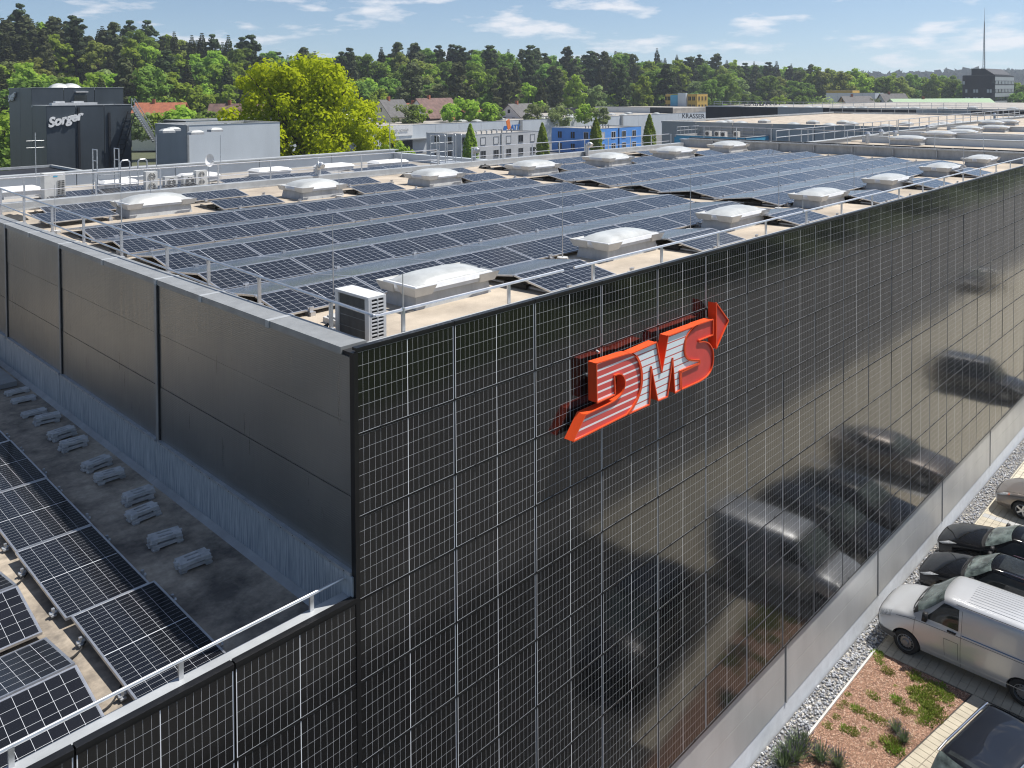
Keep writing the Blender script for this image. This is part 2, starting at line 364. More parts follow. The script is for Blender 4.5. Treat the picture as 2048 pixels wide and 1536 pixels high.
# facade module: glass laminate + frame
def facade_module():
    g = MB(); a, c = PW/2-.008, PH/2-.0055
    g.quv([(-a,-.034,-c),(a,-.034,-c),(a,-.034,c),(-a,-.034,c)], 0)
    g.add([(-a,-.004,-c),(a,-.004,-c),(a,-.004,c),(-a,-.004,c)], [(3,2,1,0)])
    gm = g.mesh('solar_panel', [M['pv_facade']])
    f = MB(); t = .009
    f.box(-a-.002,a+.002,-.040,0,-c-.002,-c+t); f.box(-a-.002,a+.002,-.040,0,c-t,c+.002)
    f.box(-a-.002,-a+t*.7,-.039,0,-c+t,c-t); f.box(a-t*.7,a+.002,-.039,0,-c+t,c-t)
    for sx in (-.52,.52):
        f.box(sx*a-.03,sx*a+.03,-.052,-.030,-c-.014,-c+.012)
    return gm, f.mesh('frame', [M['black_frame']])
gm, fm = facade_module()
def put_module(parent, x, z):
    o = obj('solar_panel', gm, parent, (x+rnd.uniform(-.0015,.0015), rnd.uniform(-.003,.001), z), (R_(rnd.uniform(-.22,.22)), 0, R_(rnd.uniform(-.18,.18))))
    obj('frame', fm, o)
rnd = random.Random(4)
for r in range(9):
    for c in range(25):
        put_module(hall, (c+.5)*PW, -(r+.5)*PH)
ZB = -9*PH
# structure behind the modules, parapet, roof deck
MB().box(.035,XE,.03,.30,ZB-.02,-.05).build('backing_wall', M['dark'], hall)
MB().box(.28,XE+.3,.28,YB+.2,-.95,ZR).build('roof_deck', M['roof_membrane'], hall)
MB().box(.002,.42,.30,YB+.4,-.10,-.004).build('parapet_cap', M['cap_grey'], hall)
MB().box(.22,.40,.33,YB,ZR+.002,-.10).build('parapet', M['cap_grey'], hall)
MB().box(.425,XE,.06,.30,-.075,-.030).build('parapet_cap', M['cap_light'], hall)
MB().box(.425,XE,.305,.34,ZR+.002,-.05).build('parapet', M['cap_light'], hall)
for c in range(25):         # black rail on top of the facade, one length per module
    MB().box(c*PW+.008,(c+1)*PW-.008,-.050,.045,.014,.052).box(c*PW+.008,(c+1)*PW-.008,-.042,-.030,-.01,.014).build('top_rail', M['black_frame'], hall)
MB().box(.43,XE-.2,YB,YB+.42,-.40,-.20).build('parapet_cap', M['cap_light'], hall)
MB().box(.43,XE-.2,YB+.05,YB+.40,-12,-.402).build('back_wall', M['hall_white'], hall)
MB().box(.43,XE-.2,YB-.03,YB+.045,ZR+.002,-.402).build('parapet', M['curb'], hall)
# far end upstand
MB().box(XE,XE+.4,-.0,YB+.4,ZR,-.002).build('end_upstand', M['curb'], hall)
MB().box(XE-.06,XE+.46,-.02,YB+.46,.0,.045).build('upstand_cap', M['alu_dull'], hall)
for k in range(9):
    MB().box(XE-.11,XE-.01,1.2+2.3*k,1.26+2.3*k,-.36,.0).build('cap_bracket', M['alu_dull'], hall)
# left wall: profiled sheets in bays between cover strips
ys = [.0, 6.18, 11.40, 15.55, 19.7, YB+.4]
zs = [-.10, -1.00, -1.97, -2.96]
for i in range(5):
    for j in range(3):
        MB().box(0.012+.004*(j % 2), .20, ys[i]+.05, ys[i+1]-.05, zs[j+1]+.004, zs[j]-.004).build('wall_panel', M['profiled_sheet'], hall)
    if i:
        MB().box(-.022,.02,ys[i]-.045,ys[i]+.045,-2.99,-.10).build('cover_strip', M['cap_grey'], hall)
        MB().box(-.012,.03,ys[i]-.075,ys[i]-.046,-2.99,-.10).build('joint_gap', M['dark'], hall)
    MB().box(-.055,.012,ys[i]+.05,ys[i+1]-.06,-3.00,-2.955).build('flashing_edge', M['alu_dull'], hall)
    MB().box(-.05,-.02,ys[i]+.008,ys[i+1]-.008,-3.70,-3.0).build('flashing', M['streaked_flashing'], hall)
    MB().frus(-.16,-.0,ys[i]+.004,ys[i+1]-.004,-3.722,-.056,-.0,ys[i]+.004,ys[i+1]-.004,-3.662).build('fillet', M['cap_grey'], hall)
    sc = MB(); y = ys[i]+.2
    while y < ys[i+1]-.1: sc.cyl((-.058,y,-2.978),(-.05,y,-2.978),.009,6); y += .32
    tag(sc.build('screw', M['dark'], hall), kind='stuff')
MB().box(.02,.25,0.02,YB+.4,-11.95,-3.0).build('wall_core', M['dark'], hall)
MB().box(-.030,.036,-.046,.05,ZB,-.012).build('corner_profile', M['black_frame'], hall)
# overlapping lengths of the cap, and the clamp pieces at their joints
for y in (2.2,4.4,6.2,8.8,11.4,13.6,15.6,18.6):
    MB().box(-.012,.43,y-.05,y+.05,-.108,.002).build('cap_joint', M['cap_light'], hall)
# lower front: metal cassettes and white plinth
jx = [-10.2,-4.9,.9,6.6,12.42,18.3,24.1,29.9,35.7,42.0]
for a, b_ in zip(jx[:-1], jx[1:]):
    MB().box(a+.03,b_-.03,.01,.20,-10.72,ZB-.03).build('metal_cassette', M['base_metal'], hall)
    MB().box(a+.03,b_-.03,.01,.20,-11.44,-10.728).build('metal_cassette', M['base_metal'], hall)
    MB().box(a-.03,a+.03,.035,.20,-11.46,ZB-.03).build('joint_gap', M['dark'], hall)
    MB().box(a+.031,a+.075,-.012,.012,-11.46,ZB-.03).build('cover_strip', M['base_metal'], hall)
MB().box(-10.2,42,-.045,.3,ZB-.030,ZB+.004).build('sill', M['black_frame'], hall)
MB().box(-10.2,42,.022,.35,-12.2,-11.452).build('plinth', M['plinth_white'], hall)

# ================================================================== the lower wing on the left
wing = thing('low_wing', 'lower wing beside the tall hall, its front clad in black photovoltaic modules', 'building')
for r in range(3, 9):
    for c in range(-6, 0):
        put_module(wing, (c+.5)*PW, -(r+.5)*PH)
ZL = -3.72
MB().box(-10.4,-10.2,.28,24,-12,-3.951).build('side_wall', M['hall_grey'], wing)
MB().box(-10.4,-.05,.03,.27,ZB-.02,-3.33).build('backing_wall', M['dark'], wing)
MB().box(-10.4,.0,.0,24,-3.95,ZL).build('roof_deck', M['stained_roof'], wing)
MB().box(-10.4,-.052,.055,.235,-3.34,-3.285).build('parapet_cap', M['cap_light'], wing)
MB().box(-10.4,-.052,.15,.22,ZL+.002,-3.342).build('parapet', M['cap_light'], wing)
for c in range(-6, 0):
    MB().box(c*PW+.008,(c+1)*PW-.012,-.055,.050,-3.312,-3.262).box(c*PW+.008,(c+1)*PW-.012,-.045,-.03,-3.345,-3.312).build('top_rail', M['black_frame'], wing)
# a sheet metal channel frame on the wing roof, far left
ch = thing('roof_channel', 'shaded steel channel frame on the lower roof by the wall foot', 'frame', (0,0,0))
MB().box(-.62,-.32,13.6,21,ZL+.02,ZL+.14).build('rail', M['cap_grey'], ch)
MB().box(-2.6,-.62,13.6,13.8,ZL+.02,ZL+.13).build('cross_rail', M['cap_grey'], ch)
MB().box(-1.5,-1.1,14.4,14.8,ZL+.0,ZL+.12).build('pad', M['concrete'], ch)
# ================================================================== roof modules
def roof_module(L, Wd, m, nm):
    g = MB(); a, c = L/2-.012, Wd/2-.012
    g.quv([(-a,-c,.030),(a,-c,.030),(a,c,.030),(-a,c,.030)], 0)
    g.add([(-a,-c,.012),(a,-c,.012),(a,c,.012),(-a,c,.012)], [(3,2,1,0)], 1)
    f = MB(); t = .018
    f.box(-a-.008,a+.008,-c-.008,-c+t,0,.036); f.box(-a-.008,a+.008,c-t,c+.008,0,.036)
    f.box(-a-.008,-a+t,-c+t,c-t,0,.035); f.box(a-t,a+.008,-c+t,c-t,0,.035)
    return g.mesh('solar_panel', [m, M['white_sheet']]), f.mesh('frame', [M['alu']])
RM = roof_module(2.08, 1.0, M['pv_roof'], 'roof')
RBk = roof_module(2.08, 1.0, M['pv_roof_back_sheen'], 'back')
HM = roof_module(2.18, 1.10, M['pv_roof_half'], 'half')
foot_b = MB().box(-.05,.05,-.09,.09,-.02,.05).box(-.03,.03,-.03,.03,.04,.13).box(-.06,.06,-.02,.02,.10,.13)
foot_me = foot_b.mesh('foot', [M['alu']])
rail_me = MB().box(-.02,.02,-.95,.95,-.02,.02).mesh('base_rail', [M['alu_dull']])
def tent(x0, x1, n, yr, zr, zl, zfloor, label, grp, wdt=1.0, wback=1.44, bk=None):
    """row of n module pairs, ridge along x at height zr, eaves at zl"""
    t = thing('solar_array', label, 'solar array', (x0, yr, zfloor), 0, grp)
    L = (x1-x0)/n
    for k in range(n):
        xc = (k+.5)*L
        for sd, wd in ((-1, wdt), (1, wback)):
            ang = math.asin((zr-zl)/wd)
            o = obj('solar_panel', (RM if sd < 0 else (bk or RBk))[0], t, (xc, sd*(wd*math.cos(ang)/2+.012), (zr+zl)/2-zfloor-.03), (-sd*ang+R_(rr.uniform(-.25,.25)), R_(rr.uniform(-.12,.12)), 0), (L/2.10, wd, 1))
            obj('frame', RM[1], o)
            if k % 2 == 0 and sd < 0:
                obj('foot', foot_me, t, (xc-L*.25, sd*(wdt*math.cos(ang)+.015), .02))
                obj('foot', foot_me, t, (xc+L*.75, sd*(wdt*math.cos(ang)+.015), .02))
        if k < n: obj('base_rail', rail_me, t, (xc-L*.5+.15, 0, .045)); 
    obj('base_rail', rail_me, t, (n*L-.12, 0, .045))
    # black ballast and cable tray below the open end
    MB().box(.05,.20,-.30,.30,.02,.10).build('ballast_tray', M['dark'], t)
    MB().box(n*L-.25,n*L-.08,-.55,.5,.02,.09).build('ballast_tray', M['dark'], t)
    return t
rr = random.Random(9)
RY = [4.48, 6.98, 9.40, 12.02, 14.55]
wl = ['nearest the facade','second from the facade','middle','fourth from the facade','farthest from the facade']
for i, yr in enumerate(RY):
    tent(1.02+.12*i, 17.80+.25*i, 8, yr, -.2, -.37, ZR, 'long tent row of dark roof modules in the near field, '+wl[i], 'long module rows')
    tent(19.12+.27*i, 38.6+.42*i, 9, yr, -.2, -.37, ZR, 'long tent row of roof modules in the far field, '+wl[i], 'long module rows')
fx = [(5.33,7.38),(10.71,12.8),(15.85,17.85),(21.8,24.05),(27.3,29.5),(33.1,35.2)]
for i, (a, b_) in enumerate(fx):
    tent(a, b_, 1, 2.24+.012*i, -.2, -.37, ZR, 'short module tent behind the front railing, %s from the near corner' % ORD[i], 'short module tents along the front', wback=1.22)
bx_ = [(6.45,8.7),(11.95,13.9),(17.4,19.4),(23.5,25.7),(28.9,31.5),(35.4,37.5)]
for i, (a, b_) in enumerate(bx_):
    tent(a, b_, 1, 17.35-.08*i, -.2, -.37, ZR, 'short module tent between the rear skylights, %s from the left' % ORD[i], 'short module tents along the back', wback=1.1)
for i, (a, b_, n) in enumerate([(2.1,8.8,3),(12.6,14.7,1),(18.1,20.1,1),(22.3,24.5,1),(25.6,31.6,3),(33.5,37.7,2)]):
    tent(a, b_, n, 20.0-.1*i, -.2, -.37, ZR, 'module tent at the foot of the rear parapet, %s from the left' % ORD[i], 'module tents along the rear parapet', wback=1.1)
o = thing('solar_module', 'single bluish module lying askew behind the left railing', 'solar array', (2.45, 17.75, ZR))
p = obj('solar_panel', RM[0], o, (0,0,.20), (R_(7), 0, R_(4)), (1.0,1.15,1)); obj('frame', RM[1], p)
obj('foot', foot_me, o, (-.8,-.5,.02)); obj('foot', foot_me, o, (.8,-.5,.02)); obj('foot', foot_me, o, (-.8,.5,.02)); obj('foot', foot_me, o, (.8,.5,.02))

# lower roof: newer modules along the shadow edge, then tents
for i, (xa, ya) in enumerate([(-2.055,1.68),(-2.10,3.96),(-2.07,6.28),(-2.03,8.62),(-2.02,10.95)]):
    t = thing('solar_module', 'half-shaded newer module on the lower roof, %s from the front rail' % ORD[i], 'solar array', (xa, ya, ZL), 0, 'newer modules beside the shadow edge')
    p = obj('solar_panel', HM[0], t, (0,0,.115), (0, R_(-1.0), R_(90)), (1.025,1.02,1)); obj('frame', HM[1], p)
    for sx in (-.60,.60):
        for sy in (-.75,.62):
            MB().box(sx-.035,sx+.035,sy-.05,sy+.05,.03,.05).box(sx-.018,sx+.018,sy-.02,sy+.02,.05,.14+sx*.02).cyl((sx-.05,sy,.07),(sx+.05,sy,.07),.022,6).build('foot', M['galv'], t)
for i, yr in enumerate([1.58, 3.90, 6.22, 8.54, 10.86]):
    tent(-7.13, -2.93, 2, yr, -3.45, -3.63, ZL, 'module tent on the lower roof, %s from the front rail' % ORD[i], 'module tents on the lower roof', wdt=1.08, wback=1.1, bk=RM)
for i, (p, q) in enumerate([((-3.0,2.15,ZL+.02),(-2.60,2.28,ZL+.05)),((-2.98,.90,ZL+.02),(-2.58,1.15,ZL+.05)),((-3.0,4.4,ZL+.02),(-2.64,4.55,ZL+.05))]):
    pts = [Vector(p).lerp(Vector(q), s/6)+Vector((0,-.10*math.sin(math.pi*s/6),0)) for s in range(7)]
    tag(MB().tube(pts, .012, 6).build('cable', M['rubber'], smooth=False), 'black cable between module and tent on the lower roof, %s from the front' % ORD[i], 'cable', 'cables on the lower roof')

# ballast blocks: concrete bricks with two grip slots, stacked in pairs
def block_mesh():
    m = MB(); L, Wd, H = .23, .125, .052
    for (x0,x1,y0,y1) in [(-L,L,-Wd,-.075),(-L,L,-.038,.038),(-L,L,.075,Wd),(-L,-.11,-.075,-.038),(.11,L,-.075,-.038),(-L,-.11,.038,.075),(.11,L,.038,.075)]:
        m.box(x0,x1,y0,y1,.03,.03+H)
    m.box(-.11,.11,-.0749,-.0381,.03,.055); m.box(-.11,.11,.0381,.0749,.03,.055)
    for sx in (-1,1):
        for sy in (-1,1): m.frus(sx*.19-.045,sx*.19+.045,sy*.09-.04,sy*.09+.04,0,sx*.19-.055,sx*.19+.055,sy*.095-.045,sy*.095+.045,.031)
        m.cyl((sx*(L+.002),0,.032),(sx*(L+.002),0,.080),.035,8)
    return m.mesh('ballast_block', [M['concrete']])
bm_ = block_mesh()
st = [(-.18,13.09,1),(-.23,12.4,1),(-.32,11.33,1),(-.27,10.64,1),(-.30,9.53,1),(-.34,8.82,2),(-.33,7.54,2),(-.34,6.86,2),(-.31,5.67,2),(-.47,5.0,2),(-.57,3.94,2),(-.53,3.04,2)]
rb = random.Random(3)
for i, (x, y, n) in enumerate(st[::-1]):
    x -= .28; n = max(n, 2) if i < 9 else n
    rz = rb.uniform(-.2,.2)+(math.pi if rb.random() < .5 else 0)
    for k in range(n):
        o = obj('ballast_block', bm_, None, (x+.03*k*rb.uniform(-1,1), y+.04*k*rb.uniform(-1,1), ZL+.001+.0835*k), (0,0,rz+rb.uniform(-.09,.09)), (1.12,1.15,1.15) if 0 else (1,1,1))
        tag(o, 'grey concrete ballast block, %s of the %s stack from the front rail' % (('bottom','top')[k] if n == 2 else 'only one', ORD[i]), 'block', 'ballast blocks along the wall foot')

# ================================================================== skylights
def skylight(x0, y0, L, Wd, label, grp, h=.27, dome=.13, z=ZR, br=True):
    t = thing('skylight', label, 'skylight', (x0, y0, z), 0, grp)
    MB().frus(0,L,0,Wd,0,.05,L-.05,.05,Wd-.05,h).build('curb', M['curb'], t)
    MB().box(-.03,L+.03,-.03,Wd+.03,h,h+.07).build('frame', M['white_sheet'], t)
    fr = MB().frus(-.05,L+.05,-.05,Wd+.05,h+.07,-.01,L+.01,-.01,Wd+.01,h+.145).build('rim', M['white_sheet'], t)
    m = MB(); n = 12
    for i in range(n+1):
        for j in range(n+1):
            u, v = i/n, j/n
            zz = dome*((1-abs(2*u-1)**3)*(1-abs(2*v-1)**3))**.6
            m.v.append((.05+u*(L-.1), .05+v*(Wd-.1), h+.148+zz))
    for i in range(n):
        for j in range(n): a = i*(n+1)+j; m.f.append((a,a+n+1,a+n+2,a+1)); m.m.append(0)
    m.build('dome', M['dome'], t, smooth=True)
    if br:
        for sx in (0,1):
            for sy in (0,1):
                b = MB(); X = L*sx; Y = Wd*sy; dx = -1 if sx == 0 else 1; dy = -1 if sy == 0 else 1
                ln = .34
                # flared wind deflector round the corner
                pts0 = [(X-dx*ln, Y+dy*.05), (X+dx*.05, Y+dy*.05), (X+dx*.05, Y-dy*ln)]
                pts1 = [(X-dx*(ln+.06), Y+dy*.12), (X+dx*.12, Y+dy*.12), (X+dx*.12, Y-dy*(ln+.06))]
                vs = [(p[0],p[1],h-.02) for p in pts0]+[(p[0],p[1],h+.15) for p in pts1]
                vi = [(p[0]-dx*.012,p[1]-dy*.012,h-.02) for p in pts0]+[(p[0]-dx*.012,p[1]-dy*.012,h+.15) for p in pts1]
                b.add(vs, [(0,1,4,3),(1,2,5,4)]); b.add(vi, [(3,4,1,0),(4,5,2,1)])
                b.build('deflector', M['cream_plastic'], t)
    return t
for i, (x, y, L, Wd) in enumerate([(2.98,2.36,1.87,.90),(8.61,2.42,1.98,.92),(14.07,2.40,1.95,.95),(19.80,2.42,2.0,.95),(26.1,2.45,2.0,.98),(32.6,2.45,2.0,1.0),(38.6,2.45,2.0,1.0)]):
    skylight(x, y, L, Wd, 'white domed skylight in the front row, %s from the near corner' % ORD[i], 'skylights in the front row')
for i, (x, y, L, Wd) in enumerate([(3.8,17.2,2.0,1.15),(9.75,16.95,1.75,1.45),(15.45,16.7,1.8,1.45),(21.1,16.5,2.1,1.3),(27.0,16.45,1.95,1.6),(33.1,16.5,2.0,1.6),(39.3,16.7,2.3,1.4)]):
    skylight(x, y, L, Wd, 'white domed skylight in the rear row, %s from the left' % ORD[i], 'skylights in the rear row', h=.30, dome=.20)

# ================================================================== railings
def railing(name, label, posts, tops, lows=None, closed=None, prof=.055, r=.024, m='alu', foot=True):
    """posts: base points; tops: rail points; lows: second rail"""
    t = thing(name, label, 'railing', (0,0,0))
    for p, q in posts:
        b = MB().bar(p, q, prof*.62, prof, up=(1,0,0))
        if foot: b.box(p[0]-.05,p[0]+.05,p[1]-.05,p[1]+.05,p[2]-.01,p[2]+.012)
        b.build('post', M[m], t)
    for pl in tops: MB().tube(pl, r, 8).build('rail', M[m], t, smooth=False)
    for pl in (lows or []): MB().tube(pl, r*.8, 8).build('lower_rail', M[m], t)
    return t
zl = lambda y: .30+.021*y
pl = [1.36,3.45,5.25,6.98,9.25,11.49,13.68,15.95,18.1,20.3]
railing('roof_railing', 'silver two-rail guard railing along the left edge of the roof', [((.56,y,-.09),(.56,y,zl(y)-.02)) for y in pl],
        [[(.56,.42,zl(.42)),(.56,21.7,zl(21.7))]], [[(.56,4.2,zl(4.2)-.46),(.56,21.7,zl(21.7)-.46)]])
px_ = [1.09]+[3.26+2.19*k for k in range(18)]
railing('roof_railing', 'single-rail silver guard railing along the top of the module facade', [((x,.33,-.10),(x,.33,.27)) for x in px_],
        [[(.70,.33,.285),(4.62,.33,.285)],[(4.92,.33,.285),(12.1,.33,.285)],[(12.1,.33,.285),(41.8,.33,.285)]])
jn = thing('rail_corner', 'bent silver joint where the two roof railings meet above the condenser', 'bracket')
MB().tube([(.56,.42,.309),(.575,.35,.298),(.60,.335,.29),(.70,.33,.285)], .02, 8).build('elbow', M['alu'], jn)
MB().box(.545,.63,.318,.40,.272,.280).build('plate', M['alu'], jn)
yb = YB+.12
railing('roof_railing', 'two-rail guard railing along the rear parapet of the roof', [((2.21+2.27*k,yb,-.42),(2.21+2.27*k,yb,.60-.008*k)) for k in range(18)],
        [[(-.5,yb,.64),(20.3,yb,.53)],[(22.6,yb,.52),(40.6,yb,.46)]], [[(-.5,yb,.17),(20.3,yb,.06)],[(22.6,yb,.05),(40.6,yb,.0)]], r=.021)
px2 = [-.56-1.72*k for k in range(6)]
railing('roof_railing', 'bright single-rail guard railing along the lower wing front', [((x,.19,-3.29),(x,.19,-3.085)) for x in px2], [[(.0,.19,-3.07),(-10.2,.19,-3.07)]], r=.021, foot=False)
xw = XE+.12
railing('roof_railing', 'thin railing along the upstand at the far end of the roof', [((xw,1.2+2.4*k,.04),(xw,1.2+2.4*k,.92)) for k in range(9)], [[(xw,.6,.93),(xw,21.6,.93)]], prof=.04, r=.016, foot=False)
# cable trays on the far upstand
t = thing('cable_tray', 'long silver cable tray on the far upstand of the roof', 'cable tray')
MB().box(XE-.16,XE-.02,.4,21.5,.05,.11).build('tray', M['galv'], t)
MB().box(XE+.05,XE+.35,.4,21.5,.09,.16).build('cover', M['dark'], t)
for k in range(10): MB().box(XE-.2,XE+.4,.8+2.1*k,.86+2.1*k,.115,.135).build('bracket', M['galv'], t)

# lightning rods
rods = [(2.31,3.92,1.14),(8.05,3.29,1.25),(20.41,10.31,.69),(13.32,3.21,1.31),(18.73,3.32,1.23),(24.68,3.29,1.22),(27.57,3.71,.45),(31.39,3.68,.76),(38.17,3.34,.65),(1.49,11.7,1.21),(1.36,16.06,.88),(6.19,21.4,.24),(11.1,16.68,.65)]
where = ['beside the corner condenser','by the second front skylight','between the two module fields','by the third front skylight','by the fourth front skylight','by the fifth front skylight','in front of the far field','by the sixth front skylight','by the last front skylight','beside the left railing','behind the left railing at the back','by the rear parapet','by the second rear skylight']
for (x, y, zt), wh in zip(rods, where):
    t = thing('lightning_rod', 'thin upright lightning rod '+wh, 'lightning rod', (x, y, ZR+.001), 0, 'lightning rods on the roof')
    h = zt-ZR
    MB().cyl((0,0,.07),(0,0,h*.55),.013,6).cyl((0,0,h*.55),(0,0,h),.009,6,r2=.006).build('rod', M['alu'], t)
    MB().cyl((0,0,0),(0,0,.075),.13,10).build('base', M['concrete'], t)
for (x, y, zt, zb, wh) in [(1.09,.33,.80,.29,'on the front railing post near the corner'),(13.83+.17,.33,.72,.29,'on the front railing by the third skylight')]:
    t = thing('lightning_rod', 'thin upright lightning rod '+wh, 'lightning rod', (x, y, zb), 0, 'lightning rods on the roof')
    MB().cyl((0,0,0),(0,0,zt-zb),.010,6,r2=.007).build('rod', M['alu'], t)
    MB().cyl((0,0,-.03),(0,0,.02),.032,8).build('clamp', M['alu'], t)

# condenser unit at the near corner
ac = thing('condenser_unit', 'white condenser with dark finned side at the near roof corner', 'air conditioner', (1.03,1.08,ZR))
MB().box(.05,.12,.08,.80,0,.06).box(.20,.27,.08,.80,0,.06).build('foot', M['rubber'], ac)
MB().box(.0,.33,.0,.88,.765,.805).build('top_cover', M['white_sheet'], ac)
MB().box(.004,.035,.0,.10,.06,.764).box(.004,.035,.79,.88,.06,.764).box(.30,.33,.0,.88,.06,.764).box(.036,.06,-.002,.02,.06,.764).box(.28,.302,-.002,.02,.06,.764).box(.0,.33,.0,.88,.055,.09).build('casing', M['white_sheet'], ac)
MB().box(.03,.06,.10,.79,.092,.762).build('coil', M['dark'], ac)
fn = MB()
for k in range(30): fn.box(.022,.03,.11+.0225*k,.113+.0225*k,.10,.755)
for k in range(3): fn.box(.02,.03,.10,.79,.26+.17*k,.266+.17*k)
fn.build('fins', M['cap_grey'], ac)
MB().box(.06,.28,.02,.04,.09,.764).build('side_recess', M['dark'], ac)
for k in range(12): MB().box(.06,.28,-.004,.016,.10+.055*k,.122+.055*k).build('louvre', M['white_sheet'], ac)
MB().box(.165,.178,-.006,.018,.09,.764).build('mullion', M['white_sheet'], ac)
t = thing('cable_coil', 'coil of black cable lying in front of the corner condenser', 'cable', (1.35,.72,ZR))
for k, (rad, zz) in enumerate([(.24,.04),(.25,.09),(.22,.13),(.2,.17)]):
    MB().tube([(rad*math.cos(a*.523+k), rad*.75*math.sin(a*.523+k), zz+.02*math.sin(a)) for a in range(13)], .032, 6).build('loop', M['rubber'], t)
t = thing('cable_coil', 'tangle of black cable by the left railing near the condenser', 'cable', (.80,2.05,ZR))
for k, (rad, zz) in enumerate([(.15,.1),(.17,.17),(.14,.05),(.12,.22)]):
    MB().tube([(rad*math.cos(a*.523+k), rad*1.3*math.sin(a*.523+k), zz+.05*math.sin(a+k)) for a in range(13)], .02, 6).build('loop', M['rubber'], t)
tag(MB().box(1.45,1.85,2.55,2.95,ZR+.001,ZR+.09).box(1.5,1.8,2.6,2.9,ZR+.09,ZR+.12).build('pad_stone', M['concrete']), 'grey concrete pad stone lying beside the corner condenser', 'block')
# dark sacks behind the left railing and near the rear skylights
for i, (x, y, l, lab) in enumerate([(1.15,19.5,.8,'by the left rear corner'),(22.6,20.9,.5,'behind the fourth rear skylight'),(17.6,20.6,.9,'below the roof ladder'),(11.9,20.9,.5,'at the foot of the rear parapet'),(33.2,20.8,.5,'behind the sixth rear skylight')]):
    t = thing('cable_sack', 'flat black cable bundle '+lab, 'cable', (x,y,ZR), 0, 'black bundles on the roof')
    m = MB(); n = 9
    for a in range(n):
        for b_ in range(5):
            u = a/(n-1)*2-1; v = b_/4*2-1
            m.v.append((u*l*.6, v*.22, .02+.16*(1-u*u)**.5*(1-v*v)**.5*(1+.3*math.sin(5*a+i)*math.cos(3*b_))))
    for a in range(n-1):
        for b_ in range(4): q = a*5+b_; m.f.append((q,q+5,q+6,q+1)); m.m.append(0)
    m.build('bundle', M['rubber'], t, smooth=True)
for i, (x, y0_, y1_, lab) in enumerate([(18.35,3.6,9.0,'in the aisle between the module fields, front part'),(18.75,9.6,15.4,'in the aisle between the module fields, rear part'),(.83,3.2,9.4,'along the left parapet, near part'),(.86,9.8,15.0,'along the left parapet, far part')]):
    rc = random.Random(i); n = 18; pts = [(x+.12*math.sin(k*.9+i)+rc.uniform(-.05,.05), y0_+(y1_-y0_)*k/n, ZR+.022) for k in range(n+1)]
    tag(MB().tube(pts, .020, 6).build('cable', M['rubber']), 'black cable lying on the roof '+lab, 'cable', 'cables on the main roof')
for i, (x, y) in enumerate([(6.9,.95),(13.2,.95),(19.0,1.3)]):
    t = thing('roof_drain', 'small dark roof drain behind the front railing, %s from the corner' % ORD[i], 'drain', (x, y, ZR))
    MB().cyl((0,0,0),(0,0,.012),.16,14).build('flange', M['cap_grey'], t); MB().cyl((0,0,.012),(0,0,.06),.085,10,r2=.06).build('strainer', M['dark'], t)
# cage ladder over the rear parapet
t = thing('roof_ladder', 'galvanised cage ladder rising over the rear parapet', 'ladder', (21.4,22.1,-.2))
for x in (-.75,-.35,.35,.75):
    MB().cyl((x,0,-.6),(x,0,1.35),.024,6).build('upright', M['galv'], t)
for x in (-.75,.35):
    MB().tube([(x,0,1.35),(x,.05,1.42),(x,.6,1.42),(x,.65,1.35),(x,.65,-.6)], .024, 6).build('hoop', M['galv'], t)
    MB().tube([(x+.4,0,1.35),(x+.4,.05,1.42),(x+.4,.6,1.42),(x+.4,.65,1.35),(x+.4,.65,-.6)], .024, 6).build('hoop', M['galv'], t)
for z in (.1,.55,1.0): MB().cyl((-.75,.65,z),(.75,.65,z),.016,6).build('cross_bar', M['galv'], t)
MB().box(-.75,.75,-.1,.7,.0,.03).build('platform', M['galv'], t)
# ================================================================== the illuminated letter sign
SF, SB = -.29, -.12          # front and back of the letter boxes
def sgn(a, b):               # face outline point -> (x, z) on the sign plane
    p = ony(SF, 1100+a*.21484, 560+b*.21484); return (p.x, p.z)
def smooth_arc(pts, n=3):    # Catmull-Rom through the points
    o = []
    for i in range(len(pts)-1):
        p0 = Vector(pts[max(i-1,0)]); p1 = Vector(pts[i]); p2 = Vector(pts[i+1]); p3 = Vector(pts[min(i+2,len(pts)-1)])
        for k in range(n):
            t = k/n
            o.append(tuple(.5*((2*p1)+(-p0+p2)*t+(2*p0-5*p1+4*p2-p3)*t*t+(-p0+3*p1-3*p2+p3)*t**3)))
    o.append(tuple(pts[-1])); return o
dcurve = [(700,688),(752,682),(797,716),(828,790),(842,890),(836,990),(805,1095),(760,1180),(705,1250)]
inner = [(375,1228),(520,1160),(600,1115),(655,1060),(685,1000),(692,945),(680,900),(655,874),(625,874),(592,888)]
D = [(425,775)] + smooth_arc(dcurve) + [(205,1502),(322,1252)] + smooth_arc(inner) + [(600,1062),(430,1142)]
scurve = [(1372,412),(1310,462),(1268,530),(1250,610),(1252,680),(1278,728),(1320,742),(1388,745)]
Mm = [(756,680),(985,578),(1033,858),(1092,518)] + smooth_arc([(1366,418),(1306,466),(1264,532),(1246,610),(1248,684),(1275,734),(1318,749),(1384,752)]) + [(1384,768),(1200,846),(1208,1018),(1155,1050),(1135,722),(1086,1084),(996,1122),(934,802),(918,1157),(718,1247)] + smooth_arc([(718,1247),(770,1180),(815,1095),(846,990),(852,890),(838,788),(806,712)])[1:]
Sl = smooth_arc([(1372,412),(1510,366)])[:-1] + [(1512,366),(1512,508)] + smooth_arc([(1378,562),(1382,576),(1430,572),(1475,590),(1505,640),(1514,700),(1510,775),(1486,850),(1440,905),(1378,945)]) + [(1218,1016),(1212,858),(1388,776)] + smooth_arc(scurve)[::-1][:-1]
Ar = [(1540,212),(1655,376),(1540,640)]
stripes = {}
